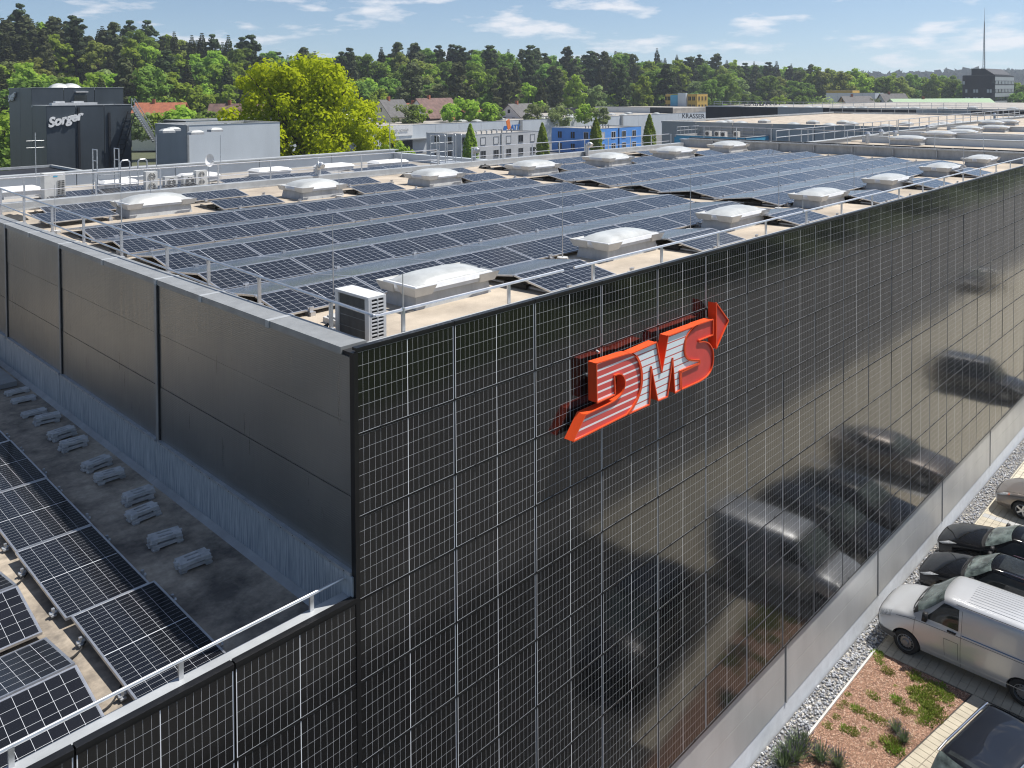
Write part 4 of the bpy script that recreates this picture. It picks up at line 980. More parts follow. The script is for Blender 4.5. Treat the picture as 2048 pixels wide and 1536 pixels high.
def car_windows(hood, roof0, roof1, tail, sunroof=None, L=4.62, wagon=False, lamp_d=(.12,.50), amber=False):
    def f(sh, t):
        sh.across(hood+.07, roof0-.04, (4.55,5.95), .007, 12, .10).build('windscreen', M['windscreen'], t, True)
        sh.across(hood-.05, hood+.06, (4.3,4.5), .004, 8, .12).build('cowl', M['dark'], t, True)
        for sx in (-.35,.30):
            p = sh.pt(hood+.10, 7.2, .02, 1 if sx > 0 else -1); q = p+Vector((-.45,-.06,.045)); MB().bar(p, q, .018, .012).build('wiper', M['dark'], t)
        if wagon: sh.across(L-.44, L-.16, (5.9,5.2), .007, 8, -.04).build('rear_window', M['side_glass'], t, True)
        else: sh.across(roof1+.06, tail-.05, (5.95,4.6), .007, 10, -.10).build('rear_window', M['side_glass'], t, True)
        if sunroof: sh.across(sunroof[0], sunroof[1], (6.65,6.65), .006, 8).build('sunroof', M['side_glass'], t, True)
        e1 = (L-.55) if wagon else roof1
        mid = (roof0+e1)/2+.05
        for sd in (1,-1):
            sh.patch([(hood+.42,4.25),(mid-.05,4.25),(mid-.05,5.75),(roof0+.12,5.75)], .006, 10, sd).build('side_window', M['side_glass'], t, True)
            sh.patch([(mid+.03,4.25),(e1+.20 if not wagon else e1,4.25),(e1-.02,5.72),(mid+.03,5.75)], .006, 10, sd).build('side_window', M['side_glass'], t, True)
            if wagon: sh.patch([(e1+.05,4.3),(L-.22,4.35),(L-.36,5.6),(e1+.05,5.7)], .006, 8, sd).build('side_window', M['side_glass'], t, True)
            sh.patch([(lamp_d[0]-.05,3.0),(lamp_d[0]+.10,2.7),(lamp_d[1]+.16,3.5),(lamp_d[1]-.10,3.95)], .006, 8, sd).build('headlight', M['lamp'], t, True)
            if amber: sh.patch([(lamp_d[1],3.0),(lamp_d[1]+.07,3.05),(lamp_d[1]+.07,3.7),(lamp_d[1],3.9)], .006, 6, sd).build('indicator', M['amber'], t, True)
            sh.patch([(L-.16,2.4),(L-.05,2.4),(L-.05,3.7),(L-.16,3.7)], .006, 6, sd).build('tail_light', M['amber'], t, True)
            p = sh.pt(hood+.40, 4.3, .0, sd); q = p+Vector((sd*.14,.02,.05))
            MB().cyl(p, q, .02, 6).frus(q.x-.09,q.x+.09,q.y-.05,q.y+.05,q.z-.06,q.x-.08,q.x+.08,q.y-.06,q.y+.03,q.z+.075).build('mirror', M['dark'], t, True)
            seam(sh, t, [(hood+.02,.6),(hood+.05,3.0),(hood+.34,4.15)], side=sd); seam(sh, t, [(mid,.6),(mid,4.2)], side=sd); seam(sh, t, [(e1+.1,1.6),(e1+.16,3.2),(e1+.18,4.2)], side=sd)
            for dh in (mid-.22, e1-.05): MB().bar(sh.pt(dh,3.2,.02,sd), sh.pt(dh+.16,3.2,.02,sd), .022, .02).build('door_handle', M['chrome'], t)
            seam(sh, t, [(hood-.02,4.2),(hood*.5,4.2),(.30,4.4)], side=sd, nm='bonnet_seam')
        sh.across(.005,.05,(2.6,2.6),.006,6).build('grille', M['dark'], t, True)
    return f
vg = GZ+.012
vehicle('parked_car', 'black saloon car parked nose to the facade, next to the taupe car', sedan_st(), (23.2,-.30,vg), 0, M['paint_black'], (.88,3.62), .31, car_windows(1.30,2.10,3.35,4.05,(2.35,3.05)), 5)
def wagon_x(sh, t):
    for sd in (1,-1): MB().tube([sh.pt(d, 6.15, .035, sd) for d in (2.3,2.8,3.3,3.8,4.1)], .014, 6).build('roof_rail', M['chrome'], t)
vehicle('parked_car', 'black estate car with sunroof parked right beside the silver van', sedan_st(4.60,1.18,1.95,3.4,4.1,1.46,True), (20.95,-.45,vg), 0, M['paint_black'], (.86,3.55), .315, car_windows(1.18,1.95,3.4,4.1,(2.15,2.95),4.60,True), 5, wagon_x)
vehicle('parked_car', 'taupe saloon car parked nose to the facade at the right edge', sedan_st(4.65,1.42,2.2,3.4,4.1,1.40), (28.1,-.78,vg), 0, M['paint_taupe'], (.92,3.64), .31, car_windows(1.42,2.2,3.4,4.1,None,4.65,False,(.13,.46),True), 5)
# silver panel van
V8 = lambda h: [(.88,.26),(.94,.42),(.95,.80),(.93,1.06)]
van_st = [(0,[(.62,.34),(.70,.44),(.71,.58),(.69,.70),(.60,.78),(.46,.81),(.33,.825),(.16,.83),(0,.835)]),
 (.14,[(.80,.27),(.87,.42),(.88,.64),(.85,.82),(.76,.92),(.60,.955),(.42,.97),(.2,.98),(0,.985)]),
 (.50,[(.86,.26),(.93,.42),(.94,.74),(.91,.95),(.82,1.04),(.66,1.08),(.46,1.10),(.24,1.115),(0,1.12)]),
 (.86,[(.88,.26),(.94,.42),(.95,.78),(.92,1.02),(.85,1.10),(.72,1.15),(.54,1.18),(.28,1.20),(0,1.21)]),
 (1.02,[(.88,.26),(.94,.42),(.95,.79),(.925,1.04),(.875,1.14),(.78,1.27),(.62,1.32),(.32,1.35),(0,1.36)]),
 (1.68,[(.88,.26),(.94,.42),(.95,.80),(.93,1.06),(.895,1.18),(.84,1.52),(.72,1.80),(.40,1.875),(0,1.89)]),
 (2.10,[(.88,.26),(.94,.42),(.95,.80),(.93,1.06),(.90,1.19),(.86,1.54),(.77,1.83),(.42,1.915),(0,1.93)]),
 (3.40,[(.88,.26),(.94,.42),(.95,.80),(.93,1.06),(.90,1.19),(.86,1.54),(.78,1.84),(.42,1.925),(0,1.94)]),
 (4.45,[(.88,.28),(.94,.42),(.95,.80),(.93,1.06),(.90,1.19),(.85,1.53),(.76,1.81),(.41,1.89),(0,1.905)]),
 (4.60,[(.86,.32),(.92,.44),(.92,.80),(.90,1.06),(.87,1.19),(.80,1.50),(.70,1.72),(.38,1.79),(0,1.80)])]
def van_w(sh, t):
    sh.across(.99, 1.62, (4.75,5.92), .007, 12, .10).build('windscreen', M['windscreen'], t, True)
    sh.across(.86, .98, (4.35,4.7), .004, 8, .12).build('cowl', M['dark'], t, True)
    for sx in (.1,-.5):
        p = Vector((sx+.45,-1.04,1.36)); MB().bar(p, p+Vector((-.55,.06,.0)), .02, .014).build('wiper', M['dark'], t)
    for sd in (1,-1):
        sh.patch([(1.22,4.15),(2.10,4.02),(2.10,5.62),(1.72,5.66)], .006, 10, sd).build('side_window', M['side_glass'], t, True)
        sh.patch([(.07,2.75),(.40,2.75),(.42,3.95),(.12,3.75)], .006, 8, sd).build('headlight', M['lamp'], t, True)
        q = sh.pt(1.28, 4.3, .09, sd)
        MB().frus(q.x-.06,q.x+.06,q.y-.07,q.y+.05,q.z-.10,q.x-.055,q.x+.055,q.y-.09,q.y+.02,q.z+.12).build('mirror', M['dark'], t, True)
        seam(sh, t, [(.98,1.1),(1.02,2.6),(1.05,3.7)], side=sd); seam(sh, t, [(2.16,.3),(2.16,2.5),(2.18,5.6)], side=sd)
        seam(sh, t, [(.55,3.05),(2.16,3.05),(4.5,3.05)], side=sd, nm='body_crease', wd=.008); seam(sh, t, [(1.35,.95),(4.3,.95)], side=sd, nm='sill_line', wd=.012, m='paint_silver', off=.008)
        seam(sh, t, [(2.18,3.55),(4.45,3.5)], side=sd, nm='blue_trim', wd=.022, m='blue_trim')
        seam(sh, t, [(1.78,1.1),(1.76,2.3),(2.10,2.3),(2.10,1.1)], side=sd, nm='fuel_flap')
        seam(sh, t, [(2.02,5.95),(4.4,5.95)], side=sd, nm='roof_gutter', wd=.014)
        MB().bar(sh.pt(1.84,3.45,.03,sd), sh.pt(2.05,3.42,.03,sd), .045, .03).build('door_handle', M['dark'], t)
        sh.patch([(.005,.4),(.55,.3),(.55,1.15),(.03,1.3)], .012, 8, sd).build('bumper', M['grey_plastic'], t, True)
    sh.across(.004,.03,(1.4,1.4),.010,6).build('front_bumper', M['grey_plastic'], t, True)
    sh.across(4.46,4.56,(5.6,5.0),.007,8).build('rear_window', M['side_glass'], t, True)
    for k in range(-5, 6):
        b = MB(); P = []
        for i in range(9):
            d = 2.25+i*.26; x = k*.115
            tt = 8
            for s_ in range(40):
                q = sh.pt(d, 8-s_*.05, 0, 1)
                if q.x >= abs(x): tt = 8-s_*.05; break
            q = sh.pt(d, tt, .004, 1 if x >= 0 else -1); P.append(Vector((x, q.y, q.z)))
        for a, c in zip(P[:-1], P[1:]): b.bar(a, c, .012, .009)
        b.build('roof_rib', M['paint_silver'], t)
    MB().bar((.02,-.93,1.245),(-.02,-.93,1.245),.03).build('washer_jet', M['dark'], t)
vehicle('panel_van', 'silver panel van parked nose to the facade beside the planting bed', van_st, (17.92,-.42,vg), 0, M['paint_silver'], (.80,3.58), .325, van_w, 0, None, .95, 'van')
# dark people carrier standing along the bed
def mpv_x(sh, t):
    for sd in (1,-1):
        MB().tube([sh.pt(d, 6.05, .045, sd) for d in (1.75,2.1,2.6,3.1,3.6,3.95)], .024, 8).build('roof_rail', M['chrome'], t)
mp = sedan_st(4.45,1.05,1.75,3.5,4.0,1.66,True)
vehicle('parked_car', 'navy black people carrier with silver roof rails at the bottom right corner', mp, (10.1,-3.88,vg), R_(80), M['paint_navy'], (.88,3.55), .32, car_windows(1.05,1.75,3.5,4.0,(1.80,1.92),4.45,True), 5, mpv_x)
# further cars of the same row that show only in the facade glass
vehicle('parked_car', 'dark van-like car parked farther along the facade, seen in the module glass', sedan_st(4.45,1.05,1.75,3.5,4.0,1.70,True), (40.0,-.9,vg), 0, M['paint_grey'], (.88,3.55), .32, car_windows(1.05,1.75,3.5,4.0,None,4.45,True), 5)
vehicle('parked_car', 'black car parked across the lane, seen only in the module glass', sedan_st(), (62,-9.5,GZ+.0), R_(90), M['paint_black'], (.88,3.62), .31, car_windows(1.30,2.10,3.35,4.05,None), 5)
# ================================================================== background buildings
def flat_building(name, label, x0, x1, y0, y1, zt, wall, roof=None, bay=6.0, faces='wf', band=None, parapet=.35, cat_='building', gap=True):
    """box shaped hall: wall sheets bay by bay on the two seen faces (w: facing -x, f: facing -y), roof and parapet"""
    t = thing(name, label, cat_, (x0, y0, -12.03))
    zb = -12.03; h = zt-zb
    L, Wd = x1-x0, y1-y0
    MB().box(.06,L-.06,.06,Wd-.06,0,h-.6).build('core', M['dark'], t)
    def sheets(length, axis, mats):
        n = max(1, round(length/bay)); s_ = length/n
        for k in range(n):
            a, b_ = k*s_+(.03 if gap else 0), (k+1)*s_-(.03 if gap else 0)
            m_ = mats(k, n) if callable(mats) else mats
            if axis == 'f': MB().box(a, b_, .0, .055, 0, h).build('wall_panel', M[m_], t)
            else: MB().box(.0, .055, a, b_, 0, h).build('wall_panel', M[m_], t)
    if 'f' in faces: sheets(L, 'f', wall)
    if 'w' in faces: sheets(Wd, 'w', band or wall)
    MB().box(.1,L-.1,.1,Wd-.1,h-.58,h-.27).build('roof', M[roof or 'roof_membrane_grey'], t)
    cp = MB(); w_ = .28
    cp.box(-.04,L+.04,-.04,w_,h,h+.05).box(-.04,L+.04,Wd-w_,Wd+.04,h-.2,h+.05).box(-.04,w_,w_,Wd-w_,h,h+.05).box(L-w_,L+.04,w_,Wd-w_,h-.2,h+.05)
    cp.build('parapet_cap', M['cap_light'], t)
    return t
def window(t, x0, x1, z0, z1, face, m='glass_dark', fr='white_paint', blind=False, d=0.0):
    """window on a building, coordinates relative to it; face f: along x at y=0, w: along y at x=0"""
    def bx(b, a0, a1, d0, d1, e0, e1):
        return b.box(a0,a1,d0,d1,e0,e1) if face == 'f' else b.box(d0,d1,a0,a1,e0,e1)
    o = bx(MB(), x0, x1, d-.02, d+.02, z0, z1).build('window', M['white_sheet' if blind else m], t)
    b = MB(); w_ = .09
    bx(b, x0-w_, x1+w_, d-.07, d-.021, z1, z1+w_); bx(b, x0-w_, x0, d-.07, d-.021, z0, z1); bx(b, x1, x1+w_, d-.07, d-.021, z0, z1); bx(b, x0-w_, x1+w_, d-.10, d-.021, z0-w_, z0)
    if not blind: bx(b, (x0+x1)/2-.04, (x0+x1)/2+.04, d-.05, d-.021, z0, z1)
    b.build('frame', M[fr], o)
def sign_text(name, label, txt, size, p, rot, m, depth=.05, shear=0.0, off=0.0, sp=1.0, parent=None):
    me = text_mesh(txt, size, depth, shear, off, sp); me.materials.clear(); me.materials.append(M[m])
    o = obj(name, me, parent, p, rot)
    return tag(o, label, 'sign') if label else o
FRONT = (R_(90), 0, 0)          # lettering that faces -y
WEST = (R_(90), 0, R_(-90))     # lettering that faces -x

# neighbour roof directly behind (its back parapet, plant and rooflights)
nb = thing('neighbour_hall', 'flat grey neighbouring roof directly behind the module roof, with plant on it', 'building', (0,0,0))
MB().box(-30,26,22.3,32.6,-12,-.90).build('roof_deck', M['roof_membrane_grey'], nb)
for k in range(12): MB().box(-30+k*4.67+.02,-30+(k+1)*4.67-.02,32.55,32.75,-1.0,-.30).build('parapet_panel', M['hall_white'], nb)
MB().box(-30,26.2,32.4,33.0,-.298,-.24).build('parapet_cap', M['cap_light'], nb)
MB().box(25.9,26.2,22.3,32.5,-.9,-.45).build('side_parapet', M['hall_white'], nb)
for i, (a, b_, c) in enumerate([(8,88,397),(209,275,380),(374,437,366),(519,577,354),(650,698,345),(759,808,337)]):
    p = onz(-.85, a, c); q = onz(-.85, b_, c-6)
    t = thing('rooflight', 'low white rooflight behind the rear railing, %s from the left' % ORD[i], 'skylight', (p.x, p.y, -.90), 0, 'rooflights behind the rear railing')
    L = max(1.2, q.x-p.x)
    MB().box(0,L,0,1.1,0,.30).build('curb', M['white_sheet'], t); MB().frus(-.05,L+.05,-.05,1.15,.30,.1,L-.1,.1,1.0,.42).build('cap', M['white_paint'], t)
for i, (a, c, n) in enumerate([(90,392,2),(300,378,1),(442,364,2),(585,352,1),(705,342,2)]):
    p = onz(-.7, a, c)
    tent(p.x, p.x+2.1*n, n, p.y+.3, -.62, -.78, -.90, 'small module tent on the neighbouring roof, %s from the left' % ORD[i], 'module tents on the neighbouring roof', wback=1.0)
def condenser(x, y, z, wx, h, fans, label, rz=0.0, tag_blue=False):
    t = thing('condenser_unit', label, 'air conditioner', (x, y, z), rz, 'plant behind the rear railing')
    MB().box(-wx/2,-wx/2+.1,.0,.4,0,.14).box(wx/2-.1,wx/2,.0,.4,0,.14).build('foot', M['dark'], t)
    MB().box(-wx/2,wx/2,0,.42,.14,h).build('casing', M['cream_plastic'], t)
    for k in range(fans):
        zc = .14+(h-.14)*(k+.5)/fans; r = min(wx, (h-.14)/fans)*.40
        o = MB().cyl((0,-.012,zc),(0,-.002,zc),r,20).build('fan', M['grey_plastic'], t)
        g = MB()
        for q in (.45,.75,1.0):
            pts = [(r*q*math.cos(a*.3927), -.025, zc+r*q*math.sin(a*.3927)) for a in range(17)]; g.tube(pts, .010, 4)
        g.cyl((0,-.03,zc),(0,-.012,zc),r*.22,10); g.build('guard', M['cream_plastic'], o)
    t.scale = (.66,.66,.72)
    return t
p = onz(-.85, 107, 398)
SC = .70
big = thing('condenser_unit', 'tall cream condenser with grille behind the rear railing at far left', 'air conditioner', (p.x, p.y, -.9), 0, 'plant behind the rear railing')
MB().box(-.55,.55,-.35,.35,0,.12).build('foot', M['dark'], big); MB().box(-.55,.52,-.35,.35,.12,1.35).build('casing', M['cream_plastic'], big)
MB().box(.10,.48,-.362,-.352,.28,.98).build('grille_recess', M['dark'], big)
for k in range(6): MB().box(.10+.07*k,.115+.07*k,-.376,-.364,.28,.98).build('grille_bar', M['cream_plastic'], big)
for k in range(7): MB().box(.10,.48,-.378,-.366,.30+.1*k,.315+.1*k).build('grille_bar', M['cream_plastic'], big)
MB().box(-.10,.12,-.358,-.352,1.16,1.24).build('badge', M['teal_wall'], big); big.scale = (.72,.72,.82)
for a, c, wx, h, f_, lab in [(310,388,.75,1.30,2,'cream two-fan condenser, first of four behind the rear railing'),(349,382,.85,.85,1,'cream single-fan condenser, second of four behind the rear railing'),(386,379,.85,.85,1,'cream single-fan condenser, third of four behind the rear railing'),(410,377,.80,1.10,2,'cream two-fan condenser beside the dish, last of four')]:
    p = onz(-.9, a, c); condenser(p.x, p.y+.3, -.9, wx, h, f_, lab)
p = onz(-.9, 424, 372)
t = thing('satellite_dish', 'small white satellite dish beside the last condenser', 'satellite dish', (p.x+.1, p.y+.5, -.9))
MB().cyl((0,0,0),(0,0,1.1),.03,8).build('mast', M['galv'], t)
m = MB(); m.v.append((0,-.02,1.15))
for j in range(1,4):
    for i in range(16): a = i*.3927; r = .30*j/3; m.v.append((r*math.cos(a)*.75, -.02-.09*(j/3)**2, 1.15+r*math.sin(a)))
for i in range(16):
    m.f.append((0,1+i,1+(i+1)%16)); m.m.append(0)
    for j in range(2): q = 1+16*j; m.f.append((q+i,q+16+i,q+16+(i+1)%16,q+(i+1)%16)); m.m.append(0)
m.build('dish', M['white_paint'], t, True); MB().bar((0,-.1,.95),(0,-.45,1.15),.02).build('feed_arm', M['galv'], t)
for i, (a, c) in enumerate([(228,388),(262,384)]):
    p = onz(-.9, a, c)
    t = thing('access_ladder', ('stepped galvanised roof access frame with railings behind the rear railing','twin galvanised ladder hoops beside the condensers')[i], 'ladder', (p.x, p.y+.6, -.9))
    if i == 0:
        for sx in (-.45,.45):
            MB().tube([(sx,0,0),(sx,0,1.9),(sx,.0,1.9)], .025, 6).build('upright', M['galv'], t); MB().tube([(sx,.5,0),(sx,.5,1.9)], .025, 6).build('upright', M['galv'], t)
            MB().tube([(sx,0,1.88),(sx,.5,1.88)], .022, 6).build('hand_rail', M['galv'], t); MB().tube([(sx,0,1.4),(sx,.5,1.4)], .02, 6).build('hand_rail', M['galv'], t)
        MB().box(-.45,.45,0,.5,.95,1.0).build('platform', M['galv'], t)
        for k in range(4): MB().box(-.4,.4,-.25,-.02,.18+.2*k,.21+.2*k).build('tread', M['galv'], t)
    else:
        for sx in (0,.75): MB().tube([(sx-.2,0,0),(sx-.2,0,1.25),(sx-.12,0,1.35),(sx+.12,0,1.35),(sx+.2,0,1.25),(sx+.2,0,0)], .028, 6).build('hoop', M['galv'], t)
        for z in (.3,.6,.9): MB().cyl((-.2,0,z),(.95,0,z),.018,6).build('rung', M['galv'], t)
for i, (x, y, z, h, lab) in enumerate([(9.6,29,-.9,2.4,'beside the tall condenser'),(5.2,31,-.9,2.6,'at the far left of the neighbouring roof'),(13.2,30,-.9,2.2,'beside the ladder hoops'),(18.3,23.0,-.9,2.9,'rising above the rear railing before the oak')]):
    t = thing('antenna_mast', 'thin antenna mast '+lab, 'antenna', (x, y, z), 0, 'antenna masts behind the rear railing')
    MB().cyl((0,0,0),(0,0,h),.016,6).build('mast', M['galv'], t)
    if i == 1:
        for k in range(2): MB().cyl((-.35,0,h-.35-.3*k),(.35,0,h-.35-.3*k),.006,5).build('arm', M['galv'], t)
for i, (x, y, lab) in enumerate([(13.6,21.95,'left of the second rear skylight'),(24.2,23.4,'beside the ladder'),(31.6,21.6,'behind the fifth rear skylight')]):
    t = thing('vent_pipe', 'bent silver ventilation pipe '+lab, 'vent', (x, y, -.45), 0, 'vent pipes')
    MB().cyl((0,0,0),(0,0,.55),.13,14).tube([(0,0,.5),(0,-.08,.66),(0,-.22,.72),(0,-.36,.64)], .13, 14).build('pipe', M['galv'], t)

# dark low roof at far left and the black production tower with its lettering
flat_building('dark_hall', 'dark low flat-roofed hall left of the black tower', -40, 24.4, 46, 92, -4.6, 'anthracite', 'hall_dark', 8)
c0 = at(92, 212, 95); xl = ony(c0.y, 262, 212).x; yl = onx(c0.x, 55, 212).y
u0 = onx(c0.x, 63, 176)
tw = flat_building('production_tower', 'black clad tower block with white script lettering, left of the oak', c0.x, xl, c0.y, u0.y-.02, c0.z, 'anthracite', 'hall_dark', 3.4)
u0 = onx(c0.x, 63, 176); ur = ony(u0.y, 247, 176)
up = flat_building('upper_block', 'set-back black upper block on top of the lettered tower', c0.x, ur.x, u0.y, u0.y+9, u0.z, 'anthracite', 'hall_dark', 3.6)
for k, px in ((0,148),): 
    q = ony(u0.y, px, 197); MB().box(q.x-c0.x, q.x-c0.x+1.5, -.06, .0, q.z+12.03-.9, q.z+12.03+.4).build('door', M['glass_dark'], up)
    MB().box(q.x-c0.x+.1, q.x-c0.x+1.5, -.5, .0, q.z+12.03+.75, q.z+12.03+.85).build('canopy', M['white_paint'], up)
for px in (157,218):
    q = ony(c0.y, px, 230); MB().box(q.x-c0.x-.12, q.x-c0.x+.12, -.16, .0, 0, c0.z+12.03-(.2 if px < 200 else .9)).build('downpipe', M['hall_dark'], tw)
q = ony(c0.y-.15, 131, 243)
sign_text('script_lettering', 'white script lettering reading Sorger on the black tower front', 'Sorger', 1.45, (q.x, q.y, q.z-.2), (R_(90), R_(-13), 0), 'text_white', .16, .35, .06, .95)
q = onx(c0.x-.15, 24, 195)
sign_text('script_lettering', 'white script lettering reading Sorger on the shaded tower side', 'Sorger', 1.1, (q.x, q.y, q.z-.2), (R_(90), R_(-15), R_(-90)), 'text_white', .16, .35, .03, .92)
for i, px in enumerate((118,141)):
    q = ony(u0.y+3, px, 170)
    t = thing('roof_dome', 'pale roof dome on the set-back black block, %s' % ('left','right')[i], 'skylight', (q.x, q.y, u0.z-.2), 0, 'domes on the black block')
    dm = MB(); n = 10
    for a in range(n+1):
        for b_ in range(n+1): u = a/n*2-1; v = b_/n*2-1; dm.v.append((u*1.1, v*.8, .25+.55*((1-u*u)*(1-v*v))**.6))
    for a in range(n):
        for b_ in range(n): w_ = a*(n+1)+b_; dm.f.append((w_,w_+n+1,w_+n+2,w_+1)); dm.m.append(0)
    dm.build('dome', M['dome'], t, True); MB().box(-1.15,1.15,-.85,.85,0,.26).build('curb', M['curb'], t)
t = thing('roof_duct', 'low pale ventilation duct on the ledge of the black tower', 'vent', (c0.x+1.0, c0.y+1.2, c0.z-.1))
MB().box(0,5.0,0,1,0,.42).build('duct', M['white_sheet'], t); MB().box(.4,1.4,.1,.9,.42,.62).box(2.4,3.5,.1,.9,.42,.6).build('hood', M['white_sheet'], t)
# galvanised stair down to the lower grey block
t = thing('steel_stair', 'galvanised outside stair leaning from the black tower to the grey block', 'stair', (0,0,0))
A = ony(c0.y-1.2, 266, 213); B = ony(c0.y-1.2, 310, 284)
for dy in (-.45,.45):
    MB().bar(A+Vector((0,dy,0)), B+Vector((0,dy,0)), .08, .25).build('stringer', M['galv'], t)
    MB().tube([A+Vector((0,dy,1.0)), B+Vector((0,dy,1.0))], .04, 6).build('hand_rail', M['galv'], t)
    for k in range(6): w_ = A.lerp(B, k/5); MB().cyl(w_+Vector((0,dy,0)), w_+Vector((0,dy,1.0)), .03, 5).build('baluster', M['galv'], t)
for k in range(17): w_ = A.lerp(B, (k+.5)/17); MB().box(w_.x-.14,w_.x+.14,w_.y-.44,w_.y+.44,w_.z-.02,w_.z+.03).build('tread', M['galv'], t)
A2 = ony(c0.y-.25, 264, 222); B2 = ony(c0.y-.25, 233, 325)
t = thing('steel_ladder', 'dark steel ladder frame leaning on the tower beside the stair', 'ladder')
for dx in (-.45,.45): MB().bar(A2+Vector((dx,0,0)), B2+Vector((dx,0,0)), .1).build('rail', M['hall_dark'], t)
for k in range(10): w_ = A2.lerp(B2, (k+.5)/10); MB().bar(w_+Vector((-.45,0,0)), w_+Vector((.45,0,0)), .06).build('rung', M['hall_dark'], t)
g0 = at(374, 251, 88); gr_ = ony(g0.y, 560, 255).x; gy = onx(g0.x, 310, 247).y
gb = flat_building('grey_block', 'grey flat-roofed block between the black tower and the oak', g0.x, gr_, g0.y, gy, g0.z, 'hall_white', 'roof_membrane_grey', 12, 'wf', 'hall_grey')  # face towards -x in a greyer sheet: its shade put into the colour
MB().box(.6,9,-1.6,.0,6.6,6.9).build('canopy', M['cap_grey'], gb)
MB().box(-.1,.1,-.25,.05,0,g0.z+12.03).build('downpipe', M['cap_grey'], gb)
for i, (px, py) in enumerate([(334,252),(346,249),(391,255),(430,250)]):
    q = onz(g0.z+.2, px, py+3)
    t = thing('roof_dome', 'small pale dome on the grey block roof, %s from the left' % ORD[i], 'skylight', (q.x, q.y, g0.z-.30), 0, 'domes on the grey block')
    MB().box(-.8,.8,-.6,.6,0,.35).build('curb', M['curb'], t)
    dm = MB().frus(-.8,.8,-.6,.6,.35,-.55,.55,-.38,.38,.60).frus(-.55,.55,-.38,.38,.60,-.2,.2,-.12,.12,.70).build('dome', M['dome'], t, False); t.scale = (.75,.75,.6)
flat_building('shadow_gap_block', 'added dark block standing for the shadow between the black tower and the grey block', xl+.1, g0.x+1.5, c0.y+1.0, c0.y+8, -1.2, 'hall_dark', None, 8)  # added block, its near-black colour stands for the shadow in this gap
flat_building('dark_shed', 'low dark-ended shed behind the grey block', onz(-1, 310, 238).x, onz(-1, 310, 238).x+26, 118, 126, -1.1, 'hall_white', None, 6, 'wf', 'hall_dark')

# the long bright hall and the two offices in front of it
def hallcol(k, n): return 'hall_white'
LHY = 152.0
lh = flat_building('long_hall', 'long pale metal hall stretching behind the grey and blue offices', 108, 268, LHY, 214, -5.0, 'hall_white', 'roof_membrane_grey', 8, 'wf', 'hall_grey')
for px in (772,1041,1243): 
    q = ony(LHY, px, 250); MB().box(q.x-108-.5,q.x-108+.5,-.35,.0,0,7.1).build('pier', M['cap_grey'], lh)
q0 = ony(LHY-.1, 776, 256); q1 = ony(LHY-.1, 825, 273)
sb_ = MB().box(q0.x-108,q1.x-108,-.2,.0,q1.z+12.03+.3,q0.z+12.03+.4).build('sign_board', M['white_paint'], lh)
q = ony(LHY-.35, 802, 263)
sign_text('hall_lettering', 'grey lettering reading aebi schmidt on the white hall sign board', 'aebi schmidt', .95, (q.x, q.y, q.z+.05), FRONT, 'text_grey', .04)
MB().box(q0.x-108-1.5,q1.x-108+5,-2.4,.0,3.5,3.75).build('canopy', M['cap_grey'], lh)
MB().box(q0.x-108,q1.x-108,-.12,.0,.2,3.3).build('gate', M['glass_dark'], lh)
lr = [(596,690),(425,700),(715,700),(760,690),(800,700),(1225,672),(1290,688),(1345,665),(1420,680),(1690,655),(1590,662),(1790,668),(1890,658),(940,690)]
zz2 = lambda a, b: (680+a*.3418, b*.3418)
def dome_thing(x, y, z, s_, label, grp):
    t = thing('roof_dome', label, 'skylight', (x, y, z), 0, grp)
    MB().box(-.85*s_,.85*s_,-.85*s_,.85*s_,0,.32).build('curb', M['curb'], t)
    dm = MB(); n = 8
    for a in range(n+1):
        for b_ in range(n+1): u = a/n*2-1; v = b_/n*2-1; dm.v.append((u*.85*s_, v*.85*s_, .32+.30*s_*((1-u*u)*(1-v*v))**.7))
    for a in range(n):
        for b_ in range(n): w_ = a*(n+1)+b_; dm.f.append((w_,w_+n+1,w_+n+2,w_+1)); dm.m.append(0)
    dm.build('dome', M['dome'], t, True)
    return t
for i, (a, b_) in enumerate(sorted(lr)):
    q = onz(-5.0, *zz2(a, b_+8)); dome_thing(q.x, min(max(q.y,156),208), -5.25, 1.3, 'pale roof dome on the long hall, %s from the left' % ORD[i], 'domes on the long hall')
for i, (a, b_) in enumerate([(668,683),(700,683),(725,683)]):
    q = onz(-5.0, *zz2(a, b_+16)); t = thing('vent_stack', 'upright pale vent stack on the long hall, %s of three' % ORD[i], 'vent', (q.x, q.y, -5.25), 0, 'vent stacks on the long hall')
    MB().cyl((0,0,0),(0,0,2.1),.7,16).build('drum', M['white_sheet'], t); MB().cyl((0,0,2.1),(0,0,2.3),.78,16).build('lid', M['galv'], t)
q = onz(-5.0, *zz2(835,690)); tag(MB().box(q.x-3,q.x+5,q.y,q.y+3,-5.3,-3.1).build('roof_plant_box', M['hall_dark']), 'black box-shaped roof housing on the long hall behind the vent stacks', 'vent')
q = onz(-5.0, *zz2(1350,668)); tag(MB().box(q.x-6,q.x+4,q.y,q.y+3,-5.3,-2.9).build('roof_plant_box', M['hall_dark']), 'black box-shaped roof housing above the blue office', 'vent')
tag(MB().box(150,176,190,192,-5.3,-3.2).build('roof_screen', M['hall_white']), 'long pale roof screen on the long hall', 'screen')
